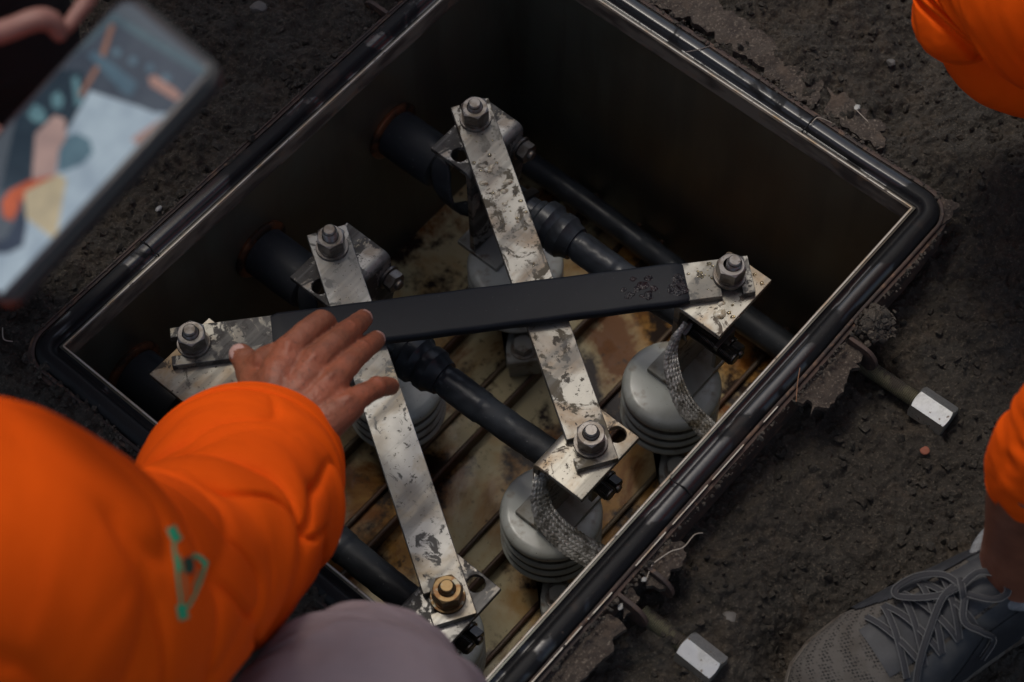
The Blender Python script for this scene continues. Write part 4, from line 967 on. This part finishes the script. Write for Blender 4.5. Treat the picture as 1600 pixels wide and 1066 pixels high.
GW = -.062
toe = at(1232, 1122, GW)[:2]; heel = at(1745, 845, GW)[:2]
sx = (heel - toe); SL = .285; sx = sx / np.linalg.norm(sx); sy = np.array([sx[1], -sx[0]])    # sy: towards the upper left side
if (at(1350, 900, GW)[:2] - toe) @ sy < 0: sy = -sy
hw_tab = np.array([[0, .004], [.006, .018], [.02, .032], [.045, .043], [.08, .049], [.12, .047], [.16, .041], [.20, .037], [.24, .036], [.27, .030], [.283, .016], [.287, .004]])
ht_tab = np.array([[0, .016], [.01, .030], [.03, .043], [.06, .052], [.09, .062], [.12, .078], [.15, .094], [.175, .104], [.20, .105], [.24, .100], [.27, .098], [.287, .090]])
def shoe_pt(s, a, off=0.):
    """a: -1..1 over the upper from side to side"""
    hw = np.interp(s, hw_tab[:, 0], hw_tab[:, 1]) + off; ht = np.interp(s, ht_tab[:, 0], ht_tab[:, 1]) + off
    th = a * math.pi / 2; e = .82
    y = hw * math.copysign(abs(math.sin(th)) ** e, th); z = .018 + (ht - .018) * abs(math.cos(th)) ** .75 if abs(a) < 1 else .018
    p = toe + sx * s + sy * y
    return np.array([p[0], p[1], GW + z])
mb = MB(); rs = []
SS = np.concatenate([np.linspace(0, .03, 10), np.linspace(.034, .18, 40)])
for s in SS: rs.append([tuple(shoe_pt(s, a)) for a in np.linspace(-1, 1, 41)] + [tuple(np.array([*(toe + sx * s + sy * np.interp(s, hw_tab[:, 0], hw_tab[:, 1]) * k), GW + .012])) for k in (.6, 0, -.6)])
KNIT = mat('grey_knit_mesh', (.088, .080, .072), .85, layers=[dict(s=40, lo=.45, hi=.62, c=(.058, .050, .042), a=.8)], spec=.2)
t_ = KNIT.node_tree; vv = t_.nodes.new('ShaderNodeTexVoronoi'); vv.inputs['Scale'].default_value = 420; vv.inputs['Randomness'].default_value = .3
tc = [n for n in t_.nodes if n.type == 'TEX_COORD'][0]; mp = t_.nodes.new('ShaderNodeMapping'); mp.inputs['Rotation'].default_value = (0, 0, .6); mp.inputs['Scale'].default_value = (1, .7, .4)
t_.links.new(tc.outputs['Object'], mp.inputs[0]); t_.links.new(mp.outputs[0], vv.inputs['Vector'])
mr = t_.nodes.new('ShaderNodeMapRange'); mr.inputs[1].default_value = .12; mr.inputs[2].default_value = .42; t_.links.new(vv.outputs['Distance'], mr.inputs[0])
mx = t_.nodes.new('ShaderNodeMix'); mx.data_type = 'RGBA'; mx.inputs[6].default_value = (.02, .02, .02, 1)
pb = t_.nodes['Principled BSDF']; src = pb.inputs['Base Color'].links[0].from_socket; t_.links.new(mr.outputs[0], mx.inputs[0]); t_.links.new(src, mx.inputs[7]); t_.links.new(mx.outputs[2], pb.inputs['Base Color'])
bn = t_.nodes.new('ShaderNodeBump'); bn.inputs['Distance'].default_value = .0012; bn.inputs['Strength'].default_value = .8; t_.links.new(mr.outputs[0], bn.inputs['Height']); t_.links.new(bn.outputs[0], pb.inputs['Normal'])
DSH = mat('charcoal_shoe_leather', (.022, .024, .029), .6, layers=[dict(s=30, lo=.45, hi=.62, c=(.042, .042, .042), r=.7)], bumps=[(80, .3, .001), (500, .2, .0004)])
DSH2 = mat('black_shoe_panel', (.018, .019, .023), .6, layers=[dict(s=50, lo=.5, hi=.65, c=(.03, .031, .035))], bumps=[(300, .3, .0006)])
SOLE = mat('dirty_rubber_sole', (.10, .085, .07), .7, layers=[dict(s=60, lo=.5, hi=.62, c=(.05, .035, .025))], bumps=[(200, .4, .001)])
LACE = mat('grey_black_lace', (.022, .022, .026), .8, bumps=[(900, .5, .0006)]); LEDG = mat('lace_edge', (.12, .12, .12), .8)
SOCK = mat('pale_grey_collar', (.15, .155, .16), .85, layers=[dict(s=200, lo=.45, hi=.6, c=(.19, .20, .21))], bumps=[(700, .5, .0006)])
shoe = mk('sneaker', MB().rings(rs), KNIT, fp, smooth=50)
shoe['label'] = 'grey mesh sneaker with charcoal panels and a tied bow'
# full back half and collar
rs = []
for s in np.linspace(.172, .287, 30): rs.append([tuple(shoe_pt(s, a, .0006)) for a in np.linspace(-1, 1, 41)] + [tuple(np.array([*(toe + sx * s), GW + .012]))])
mk('heel_half', MB().rings(rs), DSH, shoe, smooth=50)
so_ = []
for z, e in ((0, -.001), (.004, .003), (.016, .0035), (.0195, .001)):
    ring = [];
    for s in np.linspace(0.0, .287, 40): p = toe + sx * (s if s > .002 else -.002) + sy * (np.interp(s, hw_tab[:, 0], hw_tab[:, 1]) + e); ring.append((p[0], p[1], GW + z))
    for s in np.linspace(.287, 0.0, 40): p = toe + sx * s - sy * (np.interp(s, hw_tab[:, 0], hw_tab[:, 1]) + e); ring.append((p[0], p[1], GW + z))
    so_.append(ring)
mk('sole', MB().rings(so_), SOLE, shoe, smooth=50)
def patch(mask, off, n=60, rngs=((.05, .19), (-.98, .98)), th=.0012):
    """raised overlay covering the cells where mask(s,a) holds"""
    S_ = np.linspace(*rngs[0], n); A_ = np.linspace(*rngs[1], n); bm = bmesh.new(); V = {}
    def g(i, j):
        if (i, j) not in V: V[i, j] = bm.verts.new(shoe_pt(S_[i], A_[j], off))
        return V[i, j]
    for i in range(n - 1):
        for j in range(n - 1):
            if mask((S_[i] + S_[i + 1]) / 2, (A_[j] + A_[j + 1]) / 2): bm.faces.new((g(i, j), g(i + 1, j), g(i + 1, j + 1), g(i, j + 1)))
    r = from_bm(bm); return r
# side panels: lower side (a<0) large charcoal quarter, eyestay rows on both sides, dark tongue between
mk('side_panel', patch(lambda s, a: a < -.30 - .25 * max(0, (.10 - s) / .05) and s > .070 + .02 * math.sin(a * 5) , .0016, rngs=((.05, .20), (-.99, .0))), DSH, shoe, smooth=60)
mk('side_panel', patch(lambda s, a: a > .34 + .4 * max(0, (.115 - s) / .05) and s > .085, .0016, rngs=((.05, .20), (.0, .99))), DSH2, shoe, smooth=60)
mk('side_panel', patch(lambda s, a: a < -.55 and s > .10 + .12 * (a + 1), .0026, rngs=((.08, .20), (-.99, -.3))), DSH2, shoe, smooth=60)
mk('tongue', patch(lambda s, a: abs(a) < .26, .0008, rngs=((.075, .185), (-.3, .3))), DSH2, shoe, smooth=60)
def lace(pts, name='lace', wdt=.0027, seg=8):
    C = np.array([shoe_pt(s, a, o) for s, a, o in pts]); Q = [cr(C, t) for t in np.linspace(0, len(C) - 1, seg * len(C))]
    l = mk(name, MB().tube(Q, wdt, 10, flat=.45), LACE, shoe, smooth=60)
    return l, Q
def lace_edges(Q, w=.0025):
    mb = MB()
    Q = [np.array(q) for q in Q]
    for s_ in (-1, 1):
        pts = []
        for i, q in enumerate(Q):
            t = Q[min(i + 1, len(Q) - 1)] - Q[max(i - 1, 0)]; t /= np.linalg.norm(t) + 1e-9; sd2 = np.cross(t, (0, 0, 1)); sd2 /= np.linalg.norm(sd2) + 1e-9; pts.append(q + sd2 * s_ * w + [0, 0, .0006])
        mb.tube(pts, .0004, 5)
    mk('lace_edge', mb, LEDG, shoe)
laces = []
for i, s in enumerate((.086, .102, .118, .134)):
    laces.append([(s, .34, .0025), (s + .004, .15, .0045), (s + .008, 0, .0055), (s + .012, -.18, .0045), (s + .015, -.36, .0025)])
    laces.append([(s, -.36, .0025), (s + .004, -.15, .0048), (s + .009, .02, .0068), (s + .013, .2, .0048), (s + .015, .34, .0025)])
K0 = (.152, .02)
laces += [
    [(K0[0], K0[1], .009), (.146, .18, .011), (.132, .34, .010), (.116, .38, .008), (.111, .26, .010), (.122, .12, .011), (.138, .04, .010), (K0[0], K0[1], .010)],
    [(K0[0], K0[1], .009), (.168, .03, .011), (.180, -.08, .012), (.178, -.22, .012), (.166, -.20, .011), (K0[0], -.04, .010)],
    [(K0[0], -.02, .009), (.140, -.20, .010), (.150, -.42, .008), (.160, -.62, .006), (.150, -.78, .005)],
    [(K0[0], .05, .009), (.135, .02, .0105), (.112, -.12, .009), (.098, -.28, .007), (.090, -.46, .005)],
    [(K0[0] - .004, -.06, .008), (K0[0] - .002, .0, .013), (K0[0] + .003, .08, .008)]]
for l in laces:
    _, Q = lace(l); lace_edges(Q)
# ankle, collar and hem
A0 = np.array([*(toe + sx * .212), GW + .085]); A1 = np.array([.362, .746, .15]); A2 = np.array([.356, .746, .22])
mk('body', loft([(*(A0 + [0, 0, -.02]), .036), (*A0, .036), (*(A0 * .5 + A1 * .5), .037), (*A1, .042), (*A2, .046)], 60, 60, lambda t, th: .0025 * np.sin(2 * th + 1), caps=(True, True)), SKND, fp, smooth=180)
cpts = []
for k in range(41):
    th = 2 * math.pi * k / 40; p = toe + sx * (.216 + .044 * math.cos(th)) + sy * .036 * math.sin(th); cpts.append((p[0], p[1], GW + .094 + .006 * math.cos(th) + .003 * math.cos(2 * th)))
mk('collar', MB().tube(cpts, .0055, 14, cap=False), SOCK, shoe, smooth=180)
hem0 = atd(1628, 742, 1.50); 
mk('trouser_leg', loft([(*atd(1632, 740, 1.545), 90 * 1.54 / FPX), D(1645, 715, 1.50, 98), D(1700, 660, 1.45, 112), D(1800, 590, 1.38, 130), D(1960, 500, 1.30, 150), (.50, .84, .49, .085), (.70, .88, .50, .105), (.86, .90, .50, .13)], 120, 120, lambda t, th: .006 * fbm(np.array(t * 3 + np.sin(th)), np.array(np.cos(th) * 1.6), 3) - .0016 * np.exp(-((t - .28) / .03) ** 2), hem=1), ORNG, fp, smooth=180)

bl(kp, [(.90, .92, .36, .08), (.90, .92, .46, .18), (.90, .88, .72, .185), (.86, .80, .96, .19), (.84, .77, 1.04, .10), (.83, .75, 1.12, .06)], ORNG, 'jacket')
bl(kp, [(.83, .75, 1.09, .05), (.82, .73, 1.15, .085), (.80, .71, 1.22, .10), (.80, .71, 1.30, .09), (.80, .71, 1.34, .03)], SKND, 'head')
# ------------------------------------------------------------------ small things on the soil
def fibre(pts, r, label, m, cat='root fibre'):
    C = np.array([at(*p) for p in pts]); Q = [cr(C, t) for t in np.linspace(0, len(C) - 1, 8 * len(C))]
    o = mk('root_fibre', MB().tube(Q, r, 6), m, smooth=80); tag(o, label, cat)
FIBR = mat('pale_fibre', (.38, .33, .27), .5)
fibre([(1010, 905, -.008), (1018, 885, -.004), (1024, 878, -.004), (1048, 862, -.003), (1068, 855, -.004), (1085, 836, -.012), (1098, 833, -.02)], .0005, 'pale crooked root fibre on the mud crust beside the bottom rim', FIBR)
fibre([(1244, 628, .002), (1246, 600, .004), (1250, 575, .003)], .0004, 'short brown fibre standing against the right rim', mat('brown_fibre', (.25, .12, .06), .6))
fibre([(1070, 82, .003), (1090, 78, .005), (1110, 72, .002)], .0005, 'dark thread lying across the upper right gasket', mat('dark_fibre', (.16, .13, .11), .6))
fibre([(1266, 196, .003), (1272, 188, .007), (1280, 184, .003), (1300, 192, -.002)], .0004, 'thin curled thread on the gasket below the crusted strip', FIBR)
fibre([(4, 512, -.015), (6, 530, -.012), (22, 534, -.015)], .0006, 'white fibre on the soil at the left edge', FIBR)
fibre([(1338, 172, -.002), (1348, 182, -.001), (1356, 190, -.002)], .0004, 'fine pale fibre on the dark scrap plate', FIBR)
def chip(px, py, w, r, m, name, label, cat, seed, flat=.5, sx_=1.):
    rs = np.random.RandomState(seed); c = at(px, py, w)
    bm = bmesh.new(); bmesh.ops.create_icosphere(bm, subdivisions=2, radius=1)
    V = np.array([v.co[:] for v in bm.verts]); F = [tuple(v.index for v in f.verts) for f in bm.faces]; bm.free()
    nrm = rs.randn(9, 3); nrm /= np.linalg.norm(nrm, axis=1)[:, None]; of = rs.uniform(.55, .95, 9)
    for k in range(9): dd = V @ nrm[k] - of[k]; V = V - np.clip(dd, 0, None)[:, None] * nrm[k]
    mb = MB(); mb.v = (V * [r * sx_, r, r * flat] + c); mb.f = F
    o = mk(name, mb, m, smooth=25); tag(o, label, cat)
GLW = mat('white_scrap', (.26, .26, .25), .5, .3, bumps=[(500, .5, .001)]); BRK_ = mat('red_brick_bit', (.22, .07, .04), .8, bumps=[(300, .5, .001)]); GRS = mat('grey_stone', (.085, .078, .07), .6, bumps=[(200, .5, .001)])
chip(1340, 167, -.001, .0028, GLW, 'metal_scrap', 'small white shiny scrap above the upper right rim', 'scrap', 1, .3, 1.5)
chip(1445, 704, -.05, .0045, BRK_, 'brick_fragment', 'tiny red brick fragment below the bright hex nut', 'brick bit', 2)
chip(1140, 972, -.05, .010, GRS, 'pebble', 'smooth grey pebble right of the bottom stud', 'pebble', 3, .5)
chip(1006, 906, -.006, .0022, GLW, 'metal_scrap', 'bright metal flake at the tip of the pale crooked fibre', 'scrap', 4, .3, 1.4)
chip(970, 948, -.008, .0024, GLW, 'metal_scrap', 'bright metal flake on the mud beside the bottom rim', 'scrap', 5, .3, 1.6)
chip(248, 326, -.006, .003, GLW, 'metal_scrap', 'white fleck in the soil between phone and rim', 'scrap', 6, .4, 1.3)
chip(404, 12, -.01, .009, GRS, 'stone', 'brown stone in the soil at the top edge', 'stone', 7, .6)
chip(1392, 98, -.02, .005, GRS, 'stone', 'small round stone left of the orange knee', 'stone', 8, .6)
